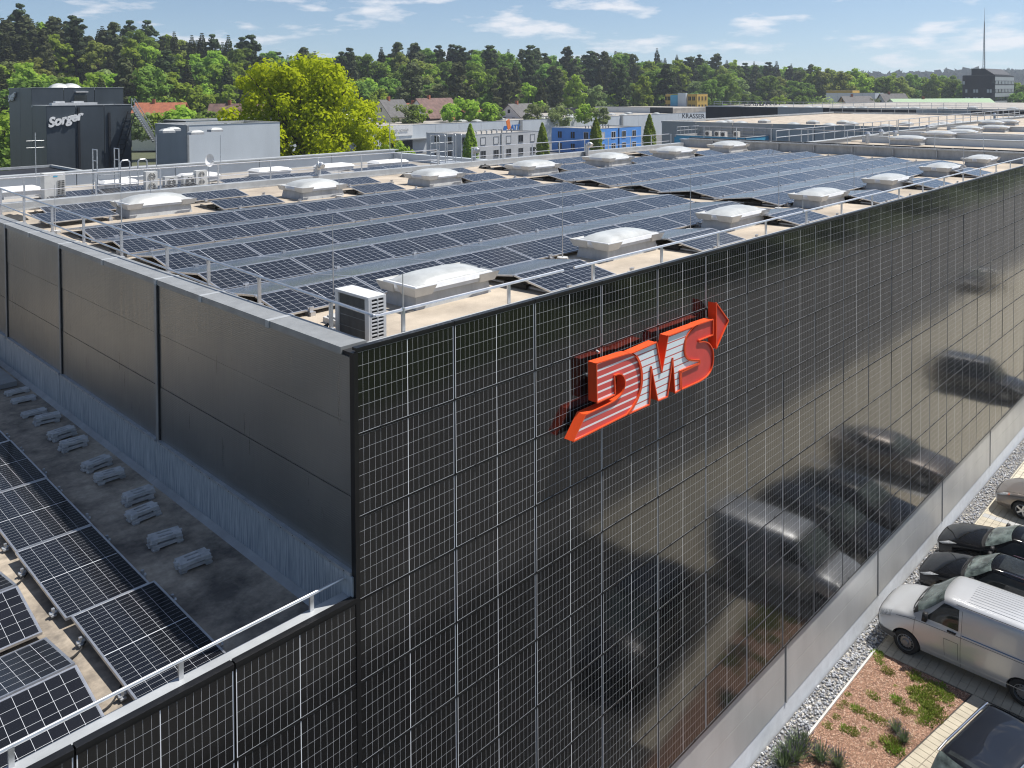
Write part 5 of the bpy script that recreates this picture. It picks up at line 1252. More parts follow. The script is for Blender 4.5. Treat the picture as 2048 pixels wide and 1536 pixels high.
def far_rail(label, P, z0, h, n, r=.05):
    t = thing('roof_railing', label, 'railing')
    pts = [Vector(p) for p in P]; tot = len(pts)-1
    for a, b_ in zip(pts[:-1], pts[1:]):
        for k in range(n+1):
            w_ = a.lerp(b_, k/n); MB().cyl((w_.x,w_.y,z0),(w_.x,w_.y,z0+h),r*.8,5).build('post', M['galv'], t)
        for zz in (h, h*.55): MB().cyl((a.x,a.y,z0+zz),(b_.x,b_.y,z0+zz),r*.7,5).build('rail', M['galv'], t)
    return t
far_rail('thin railing along the back of the long hall roof, left part', [(112,206,0),(165,206,0)], -5, 1.3, 14, .07)
far_rail('thin railing along the back of the long hall roof, right part', [(190,206,0),(262,206,0)], -5, 1.3, 18, .07)
go = flat_building('grey_office', 'light grey two-storey office block in front of the long hall', 115.8, 137.0, 120.8, 136.4, -6.1, 'grey_wall', 'roof_membrane_grey', 40, gap=False)
for k in range(5):
    xa = 2.2+k*3.95
    window(go, xa, xa+1.35, 3.75, 5.25, 'f', blind=k not in (3,), fr='cap_grey'); window(go, xa, xa+1.35, .9, 2.3, 'f', fr='cap_grey')
for k, ya in enumerate((2.0,7.0,11.2)):
    window(go, ya, ya+1.5, 3.75, 5.25, 'w', fr='cap_grey', m='glass_dark'); window(go, ya, ya+1.5, .9, 2.3, 'w', fr='cap_grey')
MB().box(8.3,8.5,-.16,0,0,5.9).build('downpipe', M['cap_grey'], go)
bo = flat_building('blue_office', 'bright blue two-storey office block in front of the long hall', 151.6, 170.0, 115.6, 130.0, -6.0, 'blue_wall', 'roof_membrane_grey', 40, gap=False)
for k in range(4):
    xa = 1.6+k*4.3
    window(bo, xa, xa+1.5, 3.5, 5.1, 'f', blind=(k == 0)); window(bo, xa, xa+1.5, .6, 2.2, 'f')
for k, ya in enumerate((2.6,6.8,11.0)):
    window(bo, ya, ya+1.3, 3.5, 5.1, 'w', fr='blue_wall' if k else 'white_paint'); window(bo, ya, ya+1.3, .6, 2.2, 'w', fr='blue_wall')
for x in (8.7,): MB().box(x,x+.2,-.16,0,0,5.9).build('downpipe', M['hall_dark'], bo)
for i, (B_, zt, n) in enumerate([((go.location.x+3,go.location.y+4),-6.1,9),((bo.location.x+2,bo.location.y+5),-6.0,9)]):
    rg3 = random.Random(i)
    for k in range(n):
        x = B_[0]+k*1.15*(1 if i else 1.4); tag(MB().cyl((x,B_[1],zt-.35),(x,B_[1],zt+.45),.16,8).cyl((x,B_[1],zt+.4),(x,B_[1],zt+.62),.30,8,r2=.2).build('vent_cowl', M['galv' if k % 2 else 'cap_grey']),
            'small vent cowl in the row on the roof of the %s office' % ('grey','blue')[i], 'vent', 'vent cowls on the %s office' % ('grey','blue')[i])
q = at(1022, 254, 193)
t = thing('logo_sign', 'small orange and blue ATT logo sign above the grey office', 'sign', (q.x, q.y, q.z))
MB().add([(-1.6,-.1,1.4),(-.6,-.1,1.9),(-.1,-.1,-.2),(-1.1,-.1,-.7),(-1.6,.1,1.4),(-.6,.1,1.9),(-.1,.1,-.2),(-1.1,.1,-.7)], [(3,2,1,0),(4,5,6,7),(0,1,5,4),(1,2,6,5),(2,3,7,6),(3,0,4,7)]).build('mark', M['orange_logo'], t)
me = text_mesh('ATT', 1.7, .2, .15, .05, .9); me.materials.clear(); me.materials.append(M['blue_logo']); obj('lettering', me, t, (1.3,0,-.7), FRONT)
MB().add([(-2.6,-.08,-.7),(-1.2,-.08,-.7),(-1.5,-.08,.3),(-2.3,-.08,.3),(-2.6,.08,-.7),(-1.2,.08,-.7),(-1.5,.08,.3),(-2.3,.08,.3)], [(0,1,2,3),(7,6,5,4),(0,4,5,1),(1,5,6,2),(2,6,7,3),(3,7,4,0)]).build('mark', M['blue_logo'], t)

# grey hall with domes, teal block, roofs on the right
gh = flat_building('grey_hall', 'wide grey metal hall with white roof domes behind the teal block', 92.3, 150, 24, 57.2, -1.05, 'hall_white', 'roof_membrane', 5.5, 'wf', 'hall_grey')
flat_building('ochre_annex', 'narrow ochre annex beside the grey hall', 100, 108, 57.5, 60.5, -2.6, 'ochre_wall', None, 10)
tb = flat_building('teal_block', 'teal blue flat-roofed block standing before the grey hall', 86.3, 92.2, 41.0, 51.2, -2.55, 'teal_wall', 'roof_membrane', 20, gap=False)
far_rail('thin railing round the roof of the teal block', [(86.6,51,0),(92,51,0),(92,41.4,0)], -2.5, 1.0, 6, .045)
for i, (x, y) in enumerate([(88.4,45.2),(89.3,46.6),(90.2,44.4),(89.0,47.8)]):
    t = thing('condenser_unit', 'small pale condenser on the teal block roof', 'air conditioner', (x, y, -2.85), 0, 'condensers on the teal block')
    MB().box(-.3,.3,-.35,.35,.1,.85).build('casing', M['cream_plastic'], t); MB().box(-.3,.3,-.3,.3,0,.1).build('foot', M['dark'], t); MB().cyl((-.31,0,.5),(-.302,0,.5),.26,14).build('fan', M['grey_plastic'], t)
dz = [(1405,243),(1455,239),(1477,242),(1529,238),(1577,245),(1626,240),(1659,246),(1687,240),(1704,243),(1772,248),(1813,243),(1872,246),(1887,243),(1917,241)]
for i, (px, py) in enumerate(dz):
    q = onz(-1.0, px, py+3); dome_thing(min(max(q.x,94),149), q.y, -1.35, .78, 'white roof dome on the grey hall, %s from the left' % ORD[i], 'domes on the grey hall')
far_rail('thin railing at the back of the grey hall roof', [(148,24,0),(148,57,0)], -1.0, 1.1, 14, .05)
# beige roofs continuing beyond the upstand
ex = thing('roof_range', 'range of beige flat roofs continuing beyond the far upstand', 'building')
for a, b_, y1, zt in [(42.9,55.0,15.6,-.52),(55.4,63.3,15.9,-.50),(63.7,77.0,16.4,-.48),(77.4,120,17.5,-.46)]:
    MB().box(a,b_,.3,y1,-12,zt).build('roof_deck', M['roof_membrane'], ex)
    MB().box(b_,b_+.4,.3,y1-.8,-12,-.08).build('upstand', M['hall_white'], ex)
    MB().box(b_-.05,b_+.45,.3,y1-.8,-.078,-.03).build('upstand_cap', M['cap_light'], ex)
    MB().box(a,b_,y1,y1+.3,-12,-.25).build('edge_wall', M['hall_grey'], ex)
    MB().box(a,b_,y1-.05,y1+.35,-.248,-.20).build('edge_cap', M['cap_light'], ex)
far_rail('white railing along the edge of the beige roofs, near stretch', [(43.4,15.7,0),(66,16.2,0)], -.2, .95, 12, .04)
far_rail('white railing along the edge of the beige roofs, far stretch', [(66.6,16.3,0),(112,17.6,0)], -.2, .95, 16, .05)
for i, (px, py, L) in enumerate([(1840,288,2.4),(1900,277,2.4),(1945,273,2.2),(1955,265,3.0),(2010,263,2.6),(2000,252,2.8),(2030,250,2.4)]):
    q = onz(-.4, px, py); skylight(q.x, q.y, 1.6, 2.0, 'white skylight on the beige roofs, %s from the left' % ORD[i], 'skylights on the beige roofs', .32, .16, -.5)
for i, (px, py) in enumerate([(1790,282),(1855,268),(1762,279),(1735,285),(1989,238)]):
    q = onz(-.45, px, py); tag(MB().cyl((q.x,q.y,-.5),(q.x,q.y,.15),.14,10).cyl((q.x,q.y,.15),(q.x,q.y,.32),.22,10,r2=.12).build('vent_cowl', M['galv']), 'small vent cowl on the beige roofs, %s' % ('in front of the first upstand','on the second roof','near the railing','by the railing end','at the far right')[i], 'vent', 'vent cowls on the beige roofs')

# farther halls, banded dark and light
def banded(px_list, x0, z, name, label, depth, zwin=None):
    """hall whose -x face shows bands between photo columns px_list, at plane x0"""
    t = thing(name, label, 'building')
    pxs = [p for p, _ in px_list]
    for (pa, m_), (pb, _) in zip(px_list[:-1], px_list[1:]):
        ya = onx(x0, pa, 220).y; yb_ = onx(x0, pb, 220).y
        MB().box(x0, x0+.3, yb_+.04, ya-.04, -12, z).build('wall_panel', M[m_], t)
    y_hi = onx(x0, pxs[0], 220).y; y_lo = onx(x0, pxs[-1], 220).y
    MB().box(x0+.3, x0+depth, y_lo, y_hi, -12, z-.25).build('roof', M['roof_membrane_grey'], t)
    MB().box(x0-.1, x0+.5, y_lo, y_hi, z, z+.12).build('parapet_cap', M['cap_light'], t)
    return t, y_lo, y_hi
bh, y_lo, y_hi = banded([(1411,'hall_dark'),(1483,'hall_dark'),(1555,'hall_grey'),(1600,'hall_grey'),(1646,'hall_dark'),(1740,'hall_dark'),(1832,'hall_grey'),(1886,'hall_grey'),(1942,'hall_dark'),(2060,'hall_dark'),(2200,'hall_dark')], 172, -.85, 'banded_hall', 'long hall with alternating black and grey wall bands beyond the grey hall', 70)
for i, (px, py) in enumerate([(1465,218),(1515,216),(1560,217),(1605,216),(1650,217),(1690,216),(1725,215),(1780,217),(1810,216),(1830,216),(1885,217),(1945,215),(2025,217)]):
    q = onz(-1.0, px, py+2); dome_thing(min(max(q.x,175),238), q.y, -1.1, 1.0, 'pale dome on the banded hall, %s from the left' % ORD[i], 'domes on the banded hall')
far_rail('thin railing on the banded hall roof', [(176,y_lo+20,0),(176,y_hi,0)], -.85, 1.2, 26, .06)
tag(MB().box(166,171.8,onx(166,1832,225).y,onx(166,1700,225).y,-12,-1.8).build('lean_to', M['hall_grey']), 'low grey lean-to before the banded hall', 'building')
kr = flat_building('krasser_hall', 'pale hall end carrying dark lettering, left of the black band', 236, 262, 118, 132, -4.2, 'hall_white', None, 8, 'wf', 'white_paint')
q = onx(235.7, 1386, 233)
sign_text('hall_lettering', 'dark lettering reading KRASSER on the pale hall end', 'KRASSER', 2.2, (235.8, q.y, q.z-.6), WEST, 'hall_dark', .05, 0, .03)
b2, _, _ = banded([(1655,'hall_grey'),(1692,'hall_dark'),(1735,'hall_grey'),(1840,'hall_grey'),(1925,'hall_grey'),(2100,'hall_dark')], 262, -1.6, 'second_banded_hall', 'farther grey hall with one black end, in front of the office tower', 60)
b3, _, _ = banded([(1400,'hall_white'),(1500,'white_paint'),(1553,'anthracite'),(1625,'anthracite'),(1700,'hall_grey')], 300, -3.4, 'far_hall', 'far white and anthracite hall below the yellow building', 50)
q = onx(299.6, 1524, 211)
sign_text('hall_lettering', 'dark lettering on the white front of the far hall', 'HÖRMANN', 3.0, (299.5, q.y, q.z-1.2), WEST, 'hall_dark', .05, 0, .03)
b4, _, _ = banded([(1190,'white_paint'),(1235,'white_paint'),(1300,'hall_dark'),(1345,'hall_white')], 250, -3.2, 'white_shed', 'bright white shed behind the long hall', 30)
b5, _, _ = banded([(1200,'hall_dark'),(1270,'hall_grey'),(1340,'hall_grey')], 330, -1.6, 'dark_far_hall', 'far hall with dark roof edge behind the white shed', 40)

# black office tower with lattice mast
o0 = at(1990, 150, 375); ox = ony(o0.y, 2028, 150).x; oy = onx(o0.x, 1925, 150).y
ot = flat_building('office_tower', 'black glazed office tower with window bands and a tall lattice mast', o0.x, ox, o0.y, oy, o0.z, 'hall_dark', None, 60, 'wf', 'hall_dark', gap=False)
H_ = o0.z+12.03; Wy = oy-o0.y; Lx = ox-o0.x
for r, zc in enumerate((H_-3.4, H_-7.2, H_-10.8, H_-14.4)):
    rg4 = random.Random(r)
    nW = 12
    for k in range(nW):
        if r == 0 and k not in (0, 11): continue
        if rg4.random() < .12: continue
        a = (k+.12)*Wy/nW; b_ = (k+.88)*Wy/nW
        MB().box(-.08,.02,a,b_,zc-.75,zc+.75).build('window', M['grey_wall' if rg4.random() < .6 else 'glass_dark'], ot)
    for k in range(6):
        a = (k+.12)*Lx/6; b_ = (k+.88)*Lx/6; MB().box(a,b_,-.08,.02,zc-.75,zc+.75).build('window', M['glass_dark'], ot)
    MB().box(.1,Lx,-.05,.03,zc+.9,zc+2.6).build('cladding_band', M['hall_grey'], ot)
pq = MB().box(1.5,Lx-2,Wy*.35,Wy*.75,H_,H_+3.0).build('penthouse', M['hall_dark'], ot)
MB().add([(1.4,Wy*.05,H_+.3),(Lx-2,Wy*.05,H_+.3),(Lx-2,Wy*.35,H_+3.1),(1.4,Wy*.35,H_+3.1),(1.4,Wy*.35,H_),(Lx-2,Wy*.35,H_)], [(0,1,2,3),(0,3,4),(1,5,2),(0,4,5,1)]).build('sloped_glazing', M['hall_dark'], ot)
mt = thing('lattice_mast', 'tall slender lattice mast on the black office tower', 'mast', (o0.x+3.5, o0.y+Wy*.40, o0.z+3.0))
topz = CAM.z+(176-15)/CF*375-o0.z-3.0
for i in range(3):
    a = i*2.094; MB().cyl((.55*math.cos(a),.55*math.sin(a),0),(.12*math.cos(a),.12*math.sin(a),topz*.78),.12,5).build('leg', M['galv'], mt)
for k in range(16):
    z0 = topz*.78*k/16; z1 = topz*.78*(k+1)/16; r0 = .55-.43*k/16; r1 = .55-.43*(k+1)/16
    b_ = MB()
    for i in range(3):
        a = i*2.094; c = (i+1)*2.094; b_.cyl((r0*math.cos(a),r0*math.sin(a),z0),(r1*math.cos(c),r1*math.sin(c),z1),.06,4)
    b_.build('brace', M['galv'], mt)
MB().cyl((0,0,topz*.76),(0,0,topz),.10,6,r2=.05).build('aerial', M['galv'], mt); MB().cyl((-.5,0,topz*.62),(.5,0,topz*.62),.12,5).build('cross_arm', M['galv'], mt)
# yellow building
y0_ = at(1394, 188, 330); yx = ony(y0_.y, 1412, 188).x; yy = onx(y0_.x, 1331, 188).y
yb2 = flat_building('yellow_building', 'yellow and pale blue three-storey building before the forest', y0_.x, max(yx, y0_.x+8), y0_.y, yy, y0_.z, 'yellow_wall', None, 60, 'wf', 'yellow_wall', gap=False)
Hy = y0_.z+12.03; Wy2 = yy-y0_.y
MB().box(-1.2,-.01,Wy2*.30,Wy2*.55,0,Hy+.4).build('stair_block', M['hall_white'], yb2); MB().box(-.9,-.01,Wy2*.57,Wy2*.80,0,Hy-.4).build('glazed_block', M['teal_wall'], yb2)
for r in range(3):
    for k in (0.06,.18,.84,.93): window(yb2, Wy2*k, Wy2*k+1.3, Hy-2.6-r*3.2, Hy-1.0-r*3.2, 'w', fr='yellow_wall')
    for k in range(3): window(yb2, 1+k*2.4, 2.2+k*2.4, Hy-2.6-r*3.2, Hy-1.0-r*3.2, 'f', fr='yellow_wall')

# houses with pitched roofs
def house(name, label, px, py, d, L, Wd, hw, hr, wall, roof, rz=0.0, wins=True, over=.6, timber=None):
    """px,py: photo point of the ridge middle"""
    p = at(px, py, d); zr_ = p.z; z0 = zr_-hr-hw
    t = thing(name, label, 'house', (p.x, p.y, z0), rz)
    b = MB().box(-L/2,L/2,-Wd/2,Wd/2,-6,hw)
    b.add([(-L/2,-Wd/2,hw),(-L/2,Wd/2,hw),(-L/2,0,hw+hr-.15),(L/2,-Wd/2,hw),(L/2,Wd/2,hw),(L/2,0,hw+hr-.15)], [(0,2,1),(3,4,5)])
    b.build('wall', M[wall], t)
    e = Wd/2+over; s_ = hr/(Wd/2); zl_ = hw-over*s_
    r = MB()
    for sg_ in (-1,1):
        vs = [(-L/2-over,sg_*e,zl_),(L/2+over,sg_*e,zl_),(L/2+over,0,hw+hr),(-L/2-over,0,hw+hr)]
        r.add(vs+[(x,y,z-.22) for x, y, z in vs], [(0,1,2,3),(7,6,5,4),(0,4,5,1),(1,5,6,2),(2,6,7,3),(3,7,4,0)])
    ro = r.build('roof', M[roof], t)
    MB().box(-L*.18,-L*.18+.7,-.4,.4,hw+hr-.8,hw+hr+.9).build('chimney', M['red_tile'], ro)
    if timber: MB().box(-L/2-.05,L/2+.05,-Wd/2-.05,-Wd/2+.0,hw*.35,hw).box(-L/2-.05,-L/2,-Wd/2,Wd/2,hw*.35,hw).build('timber_cladding', M[timber], t)
    if wins:
        for k in range(3):
            a = -L/2+L*(k+.5)/3; w_ = MB().box(a-.55,a+.55,-Wd/2-.07,-Wd/2-.052,hw*.4,hw*.4+1.3).build('window', M['glass_dark'], t); MB().box(a-.65,a+.65,-Wd/2-.12,-Wd/2-.071,hw*.4-.12,hw*.4).build('sill', M['white_paint'], w_)
        for k in (-1,1):
            w_ = MB().box(-L/2-.07,-L/2-.052,k*Wd*.2-.55,k*Wd*.2+.55,hw*.4,hw*.4+1.3).build('window', M['glass_dark'], t)
        MB().box(-L/2-.07,-L/2-.05,-.5,.5,hw+hr*.2,hw+hr*.2+1.1).build('window', M['glass_dark'], t)
    return t
house('house', 'house with reddish brown roof seen just left of the oak', 475, 207, 215, 13, 9, 3.4, 4.2, 'cream_wall', 'brown_tile', R_(-40))
house('house', 'house with orange red roof half hidden behind the tower stair', 322, 205, 220, 12, 9, 3, 3.4, 'cream_wall', 'red_tile', R_(-40))
house('house', 'cream gabled house with grey roof right of the oak', 783, 199, 235, 9, 7.5, 5.0, 4.2, 'cream_wall', 'grey_tile', R_(10))
house('farmhouse', 'large brown farmhouse with dark timber front below the forest', 868, 196, 250, 15, 10, 4.6, 5.2, 'white_paint', 'brown_tile', R_(8), timber='timber_dark')
house('house', 'low house with salmon roof beside the brown farmhouse', 833, 206, 262, 9, 7, 3, 3, 'cream_wall', 'red_tile', R_(-45), False)
house('shed', 'low shed with bright red roof behind the vent stacks', 948, 218, 245, 12, 6, 2, 2.4, 'cream_wall', 'red_tile', R_(-45), False)
house('house', 'grey roofed house among pale willows behind the long hall', 1040, 207, 262, 11, 9, 3.2, 3.6, 'white_paint', 'grey_tile', R_(5))
house('house', 'grey pitched house among the far trees right of the willow', 1785, 187, 360, 12, 9, 4, 5.0, 'hall_white', 'grey_tile', R_(-30))
house('house', 'small brown roofed house right of the big willow', 1712, 192, 350, 12, 8, 3, 3.0, 'ochre_wall', 'grey_tile', R_(-40))
house('shed', 'long shed with pale green roof before the office tower', 1880, 197, 340, 40, 10, 2.5, 2.2, 'hall_white', 'green_roof', R_(-45), False)
q = at(1750, 196, 365); flat_building('workshop', 'low pale workshop with big windows beside the grey pitched house', q.x, q.x+10, q.y, q.y+22, q.z+2.2, 'hall_white', None, 6, 'wf', 'white_paint')
q = at(1705, 186, 372); flat_building('orange_shed', 'small orange flat-roofed building behind the brown roofed house', q.x, q.x+8, q.y, q.y+12, q.z+1.2, 'yellow_wall', None, 20)
# ================================================================== vegetation
def spruce_mesh(seed, h, R):
    rg = random.Random(seed); b = MB(); lv_ = 34
    for k in range(lv_):
        f = k/(lv_-1); z = h*(.12+.87*f); r = R*(1-f)**.80*rg.uniform(.82,1.12)+.50*(1-f*.5)
        n = max(6, int(10*(1-f)+6)); a0 = rg.random()*6.3
        for i in range(n):
            a = a0+6.283*i/n+rg.uniform(-.2,.2); rr_ = r*rg.uniform(.72,1.12); dr = Vector((math.cos(a), math.sin(a), 0)); sd = Vector((-math.sin(a), math.cos(a), 0))
            drop = rr_*rg.uniform(.22,.5); wd = rr_*.27+.30
            o = Vector((0,0,z)); m1 = dr*rr_*.55+Vector((0,0,z-drop*.35)); e = dr*rr_+Vector((0,0,z-drop))
            b.add([o, m1+sd*wd, e, m1-sd*wd], [(0,1,2,3)])
            b.add([m1+sd*wd*.5, e, e-Vector((0,0,wd*1.1))+dr*-.2*rr_, m1-sd*wd*.3-Vector((0,0,wd*1.0))], [(0,1,2,3)])
            b.add([o+dr*rr_*.2, m1+sd*wd*1.3+dr*rr_*.1, m1+sd*wd*.8-Vector((0,0,wd*.8))], [(0,1,2)])
    return b
def trunk_mesh(seed, h, r, limbs, hl, spread):
    rg = random.Random(seed); b = MB()
    pts = [Vector((rg.uniform(-.1,.1)*k*.12*h/8, rg.uniform(-.1,.1)*k*.12*h/8, h*k/6)) for k in range(7)]
    for k in range(6): b.cyl(pts[k], pts[k+1], r*(1-k/7.5), 8, r2=r*(1-(k+1)/7.5), caps=False)
    for i in range(limbs):
        k = rg.randint(2,4); p = pts[k]; a = 6.283*i/limbs+rg.uniform(-.3,.3); q = p
        d = Vector((math.cos(a), math.sin(a), rg.uniform(.5,1.2))).normalized(); rad = r*.45
        for s_ in range(4):
            d = (d+Vector((rg.uniform(-.25,.25), rg.uniform(-.25,.25), rg.uniform(-.05,.25)))).normalized(); e = q+d*spread*.26
            b.cyl(q, e, rad, 6, r2=rad*.68, caps=False); q = e; rad *= .68
    return b
def crown(seed, h0, h1, R, clumps, leaves, ls, squash=.75, hollow=.45, top=1.0):
    """leaf faces in clumps spread through an uneven crown"""
    rg = random.Random(seed); b = MB(); zc = (h0+h1)/2; hz = (h1-h0)/2
    C_ = []
    for i in range(clumps):
        while True:
            p = Vector((rg.uniform(-1,1), rg.uniform(-1,1), rg.uniform(-1,1)))
            if hollow < p.length < 1: break
        wob = 1+.22*math.sin(3*math.atan2(p.y, p.x)+seed)+.12*math.sin(5*p.z+seed*2)
        taper = 1-.28*max(0, p.z)*top
        C_.append((Vector((p.x*R*wob*taper, p.y*R*wob*taper, zc+p.z*hz)), rg.uniform(.75,1.3)))
    cr_ = R*.30*(40/clumps)**.33
    for c, s_ in C_:
        for k in range(leaves):
            d = Vector((rg.gauss(0,1), rg.gauss(0,1), rg.gauss(0,1))).normalized(); q = c+Vector((d.x, d.y, d.z*squash))*cr_*s_*rg.uniform(.45,1.05)
            nrm = (d+Vector((rg.uniform(-.7,.7), rg.uniform(-.7,.7), rg.uniform(-.2,.9)))).normalized()
            u = nrm.cross(Vector((rg.uniform(-1,1), rg.uniform(-1,1), rg.uniform(-1,1)))).normalized(); v = nrm.cross(u); l = ls*rg.uniform(.6,1.25)
            b.add([q-u*l-v*l*.6, q+u*l*.9-v*l*.7, q+u*l*1.0+v*l*.6, q-u*l*.7+v*l*.8], [(0,1,2,3)])
    return b
def spindle(seed, h, R, n, ls):
    rg = random.Random(seed); b = MB()
    for k in range(n):
        f = rg.random(); a = rg.random()*6.3; r = R*math.sin(math.pi*min(1,(.08+f*.92)))**.7*(1-.35*f)*(1+.15*math.sin(4*a+9*f))*rg.uniform(.55,1)**.5
        q = Vector((r*math.cos(a), r*math.sin(a), .3+f*h)); nrm = Vector((math.cos(a)+rg.uniform(-.6,.6), math.sin(a)+rg.uniform(-.6,.6), rg.uniform(-.3,.9))).normalized()
        u = nrm.cross(Vector((rg.uniform(-1,1), rg.uniform(-1,1), rg.uniform(-1,1)))).normalized(); v = nrm.cross(u); l = ls*rg.uniform(.6,1.2)
        b.add([q-u*l-v*l*.6, q+u*l*.9-v*l*.7, q+u*l+v*l*.6, q-u*l*.7+v*l*.8], [(0,1,2,3)])
    return b
M['needle'] = leafm('needle', (.105,.135,.062), (.066,.095,.046), .4)
M['needle_b'] = leafm('needle_b', (.14,.155,.072), (.095,.115,.055), .4)
M['leaf_fresh'] = leafm('leaf_fresh', (.37,.49,.075), (.24,.37,.05), .55)
M['leaf_mid'] = leafm('leaf_mid', (.25,.36,.075), (.15,.25,.052), .55)
M['leaf_pale'] = leafm('leaf_pale', (.29,.34,.14), (.19,.25,.09), .5)
M['leaf_oak'] = leafm('leaf_oak', (.47,.49,.018), (.31,.36,.013), .5)
M['leaf_olive'] = leafm('leaf_olive', (.30,.33,.085), (.20,.24,.06), .55)
SPR = [spruce_mesh(i, h, R).mesh('crown', [M['needle' if i % 2 else 'needle_b']]) for i, (h, R) in enumerate([(24,4.3),(27,4.6),(21,4.0),(25,3.7)])]
for i_ in (1,3):     # two of the four are ragged, round-shouldered conifers
    hh_ = (24,27,21,25)[i_]
    SPR[i_] = crown(70+i_, hh_*.14, hh_*1.0, 3.9, 84, 50, .40, .75, .25, 2.7).mesh('crown', [M['needle' if i_ == 1 else 'needle_b']])
SPT = [MB().cyl((0,0,-4),(0,0,h*.93),.33,7,r2=.05).mesh('trunk', [M['bark']]) for h in (24,27,21,25)]
PINE = [crown(60+i, 15, 25, 3.6, 16, 55, .55, .6, .2).mesh('crown', [M['needle_b']]) for i in range(2)]
PINT = [MB().cyl((0,0,-4),(.3,.2,22),.36,7,r2=.10).mesh('trunk', [M['bark']]) for i in range(2)]
DEC = []
for i, (h, R, mt_) in enumerate([(19,6.2,'leaf_fresh'),(22,6.6,'leaf_mid'),(17,5.4,'leaf_pale'),(20,5.2,'leaf_fresh'),(23,6.0,'leaf_olive'),(16,5.0,'leaf_mid')]):
    DEC.append((crown(100+i, h*.10, h, R, 70, 62, .42).mesh('crown', [M[mt_]]), trunk_mesh(i, h*.8, .40, 6, h*.4, R*1.1).mesh('trunk', [M['bark']])))
BUSH = [(crown(200+i, .3, h, R, 26, 60, .34, .8, .3).mesh('crown', [M[mt_]]), trunk_mesh(50+i, h*.6, .14, 5, h*.3, R).mesh('trunk', [M['bark']])) for i, (h, R, mt_) in enumerate([(8,4.4,'leaf_pale'),(7,3.8,'leaf_fresh'),(10,5.2,'leaf_pale'),(6.5,3.6,'leaf_mid')])]
def tree(name, label, cat_, cm, tm_, p, s_, rz, grp, tilt=0.0):
    t = thing(name, label, cat_, p, rz, grp); t.scale = (s_[0], s_[0], s_[1])
    obj('crown', cm, t); obj('trunk', tm_, t)
    return t
# wooded slope: skyline heights (photo column, skyline row) give the rise of the ground under the trees
SKY = [(-250,20),(-100,10),(60,40),(120,50),(200,58),(300,58),(400,72),(500,88),(560,105),(650,108),(760,102),(820,88),(900,92),(1000,100),(1060,105),(1150,104),(1250,106),(1350,108),(1450,116),(1520,128),(1600,132),(1700,146),(1800,158),(1900,166),(2000,170),(2150,172),(2300,172)]
def lerp_tab(tab, x):
    for (a, b), (c, d) in zip(tab[:-1], tab[1:]):
        if a <= x <= c: return b+(d-b)*(x-a)/(c-a)
    return tab[0][1] if x < tab[0][0] else tab[-1][1]
DEPTH = [(-250,300),(0,315),(500,350),(900,400),(1400,470),(1700,560),(2300,640)]      # depth of the skyline trees
FOOT = [(-250,205),(0,210),(500,262),(900,290),(1300,345),(1450,380),(1700,440),(2300,480)]  # depth of the wood's edge
def top_of(px): d = lerp_tab(DEPTH, px); return CAM.z+(186-.0056*px-lerp_tab(SKY, px))/CF*d
def hill_z(px, d):
    d0 = lerp_tab(FOOT, px); d1 = lerp_tab(DEPTH, px); zt = top_of(px)-23.0
    f = max(0, min(1.25, (d-d0)/(d1-d0))); f = f*f*(3-2*f) if f < 1 else 1+.3*(f-1)
    return -12.2+(max(zt, -11.5)+12.2)*f
m = MB(); nx, ny = 52, 14
for i in range(nx+1):
    px = -420+i*(2900/nx); d0 = lerp_tab(FOOT, px)-14; d1 = lerp_tab(DEPTH, px)*1.45
    for j in range(ny+1):
        d = d0+(d1-d0)*j/ny; q = at(px, 180, d); m.v.append((q.x, q.y, hill_z(px, d)-.02*j if j else -12.6))
for i in range(nx):
    for j in range(ny): a = i*(ny+1)+j; m.f.append((a,a+ny+1,a+ny+2,a+1)); m.m.append(0)
tag(m.build('hill', mat('forest_floor', (.035,.042,.018), .95, 0, var=.3, vscale=.08), None, True), kind='structure')
rt = random.Random(77)
labs = {'s': ('spruce_tree','dark spruce standing in the wooded hillside','tree','spruces of the hillside wood'), 'p': ('pine_tree','tall thin-crowned pine on the hill skyline','tree','pines of the hillside wood'),
        'd0': ('broadleaf_tree','fresh yellow-green broadleaf tree in the wooded hillside','tree','fresh green trees of the hillside wood'), 'd1': ('broadleaf_tree','mid green broadleaf tree in the wooded hillside','tree','mid green trees of the hillside wood'),
        'd2': ('broadleaf_tree','pale grey-green broadleaf tree at the edge of the wood','tree','pale trees of the hillside wood'), 'd4': ('broadleaf_tree','olive brown budding broadleaf tree in the wooded hillside','tree','olive trees of the hillside wood')}
kd = {0:'d0',1:'d1',2:'d2',3:'d0',4:'d4',5:'d1'}
count = 0
def plant(kind, px, d, hscale=1.0, dz=0.0, top=None):
    global count
    q = at(px, 180, d); z = hill_z(px, d)-.4+dz
    if kind == 's':
        i = rt.randrange(4); base = (24,27,21,25)[i]; s_ = rt.uniform(.86,1.12)*hscale
        if top: s_ = max(.55, min(1.5, (top-z)/base))
        lb = labs['s']; tree(lb[0], lb[1], lb[2], SPR[i], SPT[i], (q.x,q.y,z), (max(.9,s_)*rt.uniform(1.05,1.4), s_), rt.random()*6.3, lb[3])
    elif kind == 'p':
        i = rt.randrange(2); s_ = rt.uniform(.95,1.1)*hscale
        if top: s_ = max(.6, min(1.5, (top-z)/25))
        lb = labs['p']; tree(lb[0], lb[1], lb[2], PINE[i], PINT[i], (q.x,q.y,z), (1.0, s_), rt.random()*6.3, lb[3])
    else:
        i = kind; base = (19,22,17,20,23,16)[i]; s_ = rt.uniform(.82,1.12)*hscale
        if top: s_ = max(.5, min(1.5, (top-z)/base))
        lb = labs[kd[i]]; tree(lb[0], lb[1], lb[2], DEC[i][0], DEC[i][1], (q.x,q.y,z), (s_*rt.uniform(.88,1.15), s_), rt.random()*6.3, lb[3])
    count += 1
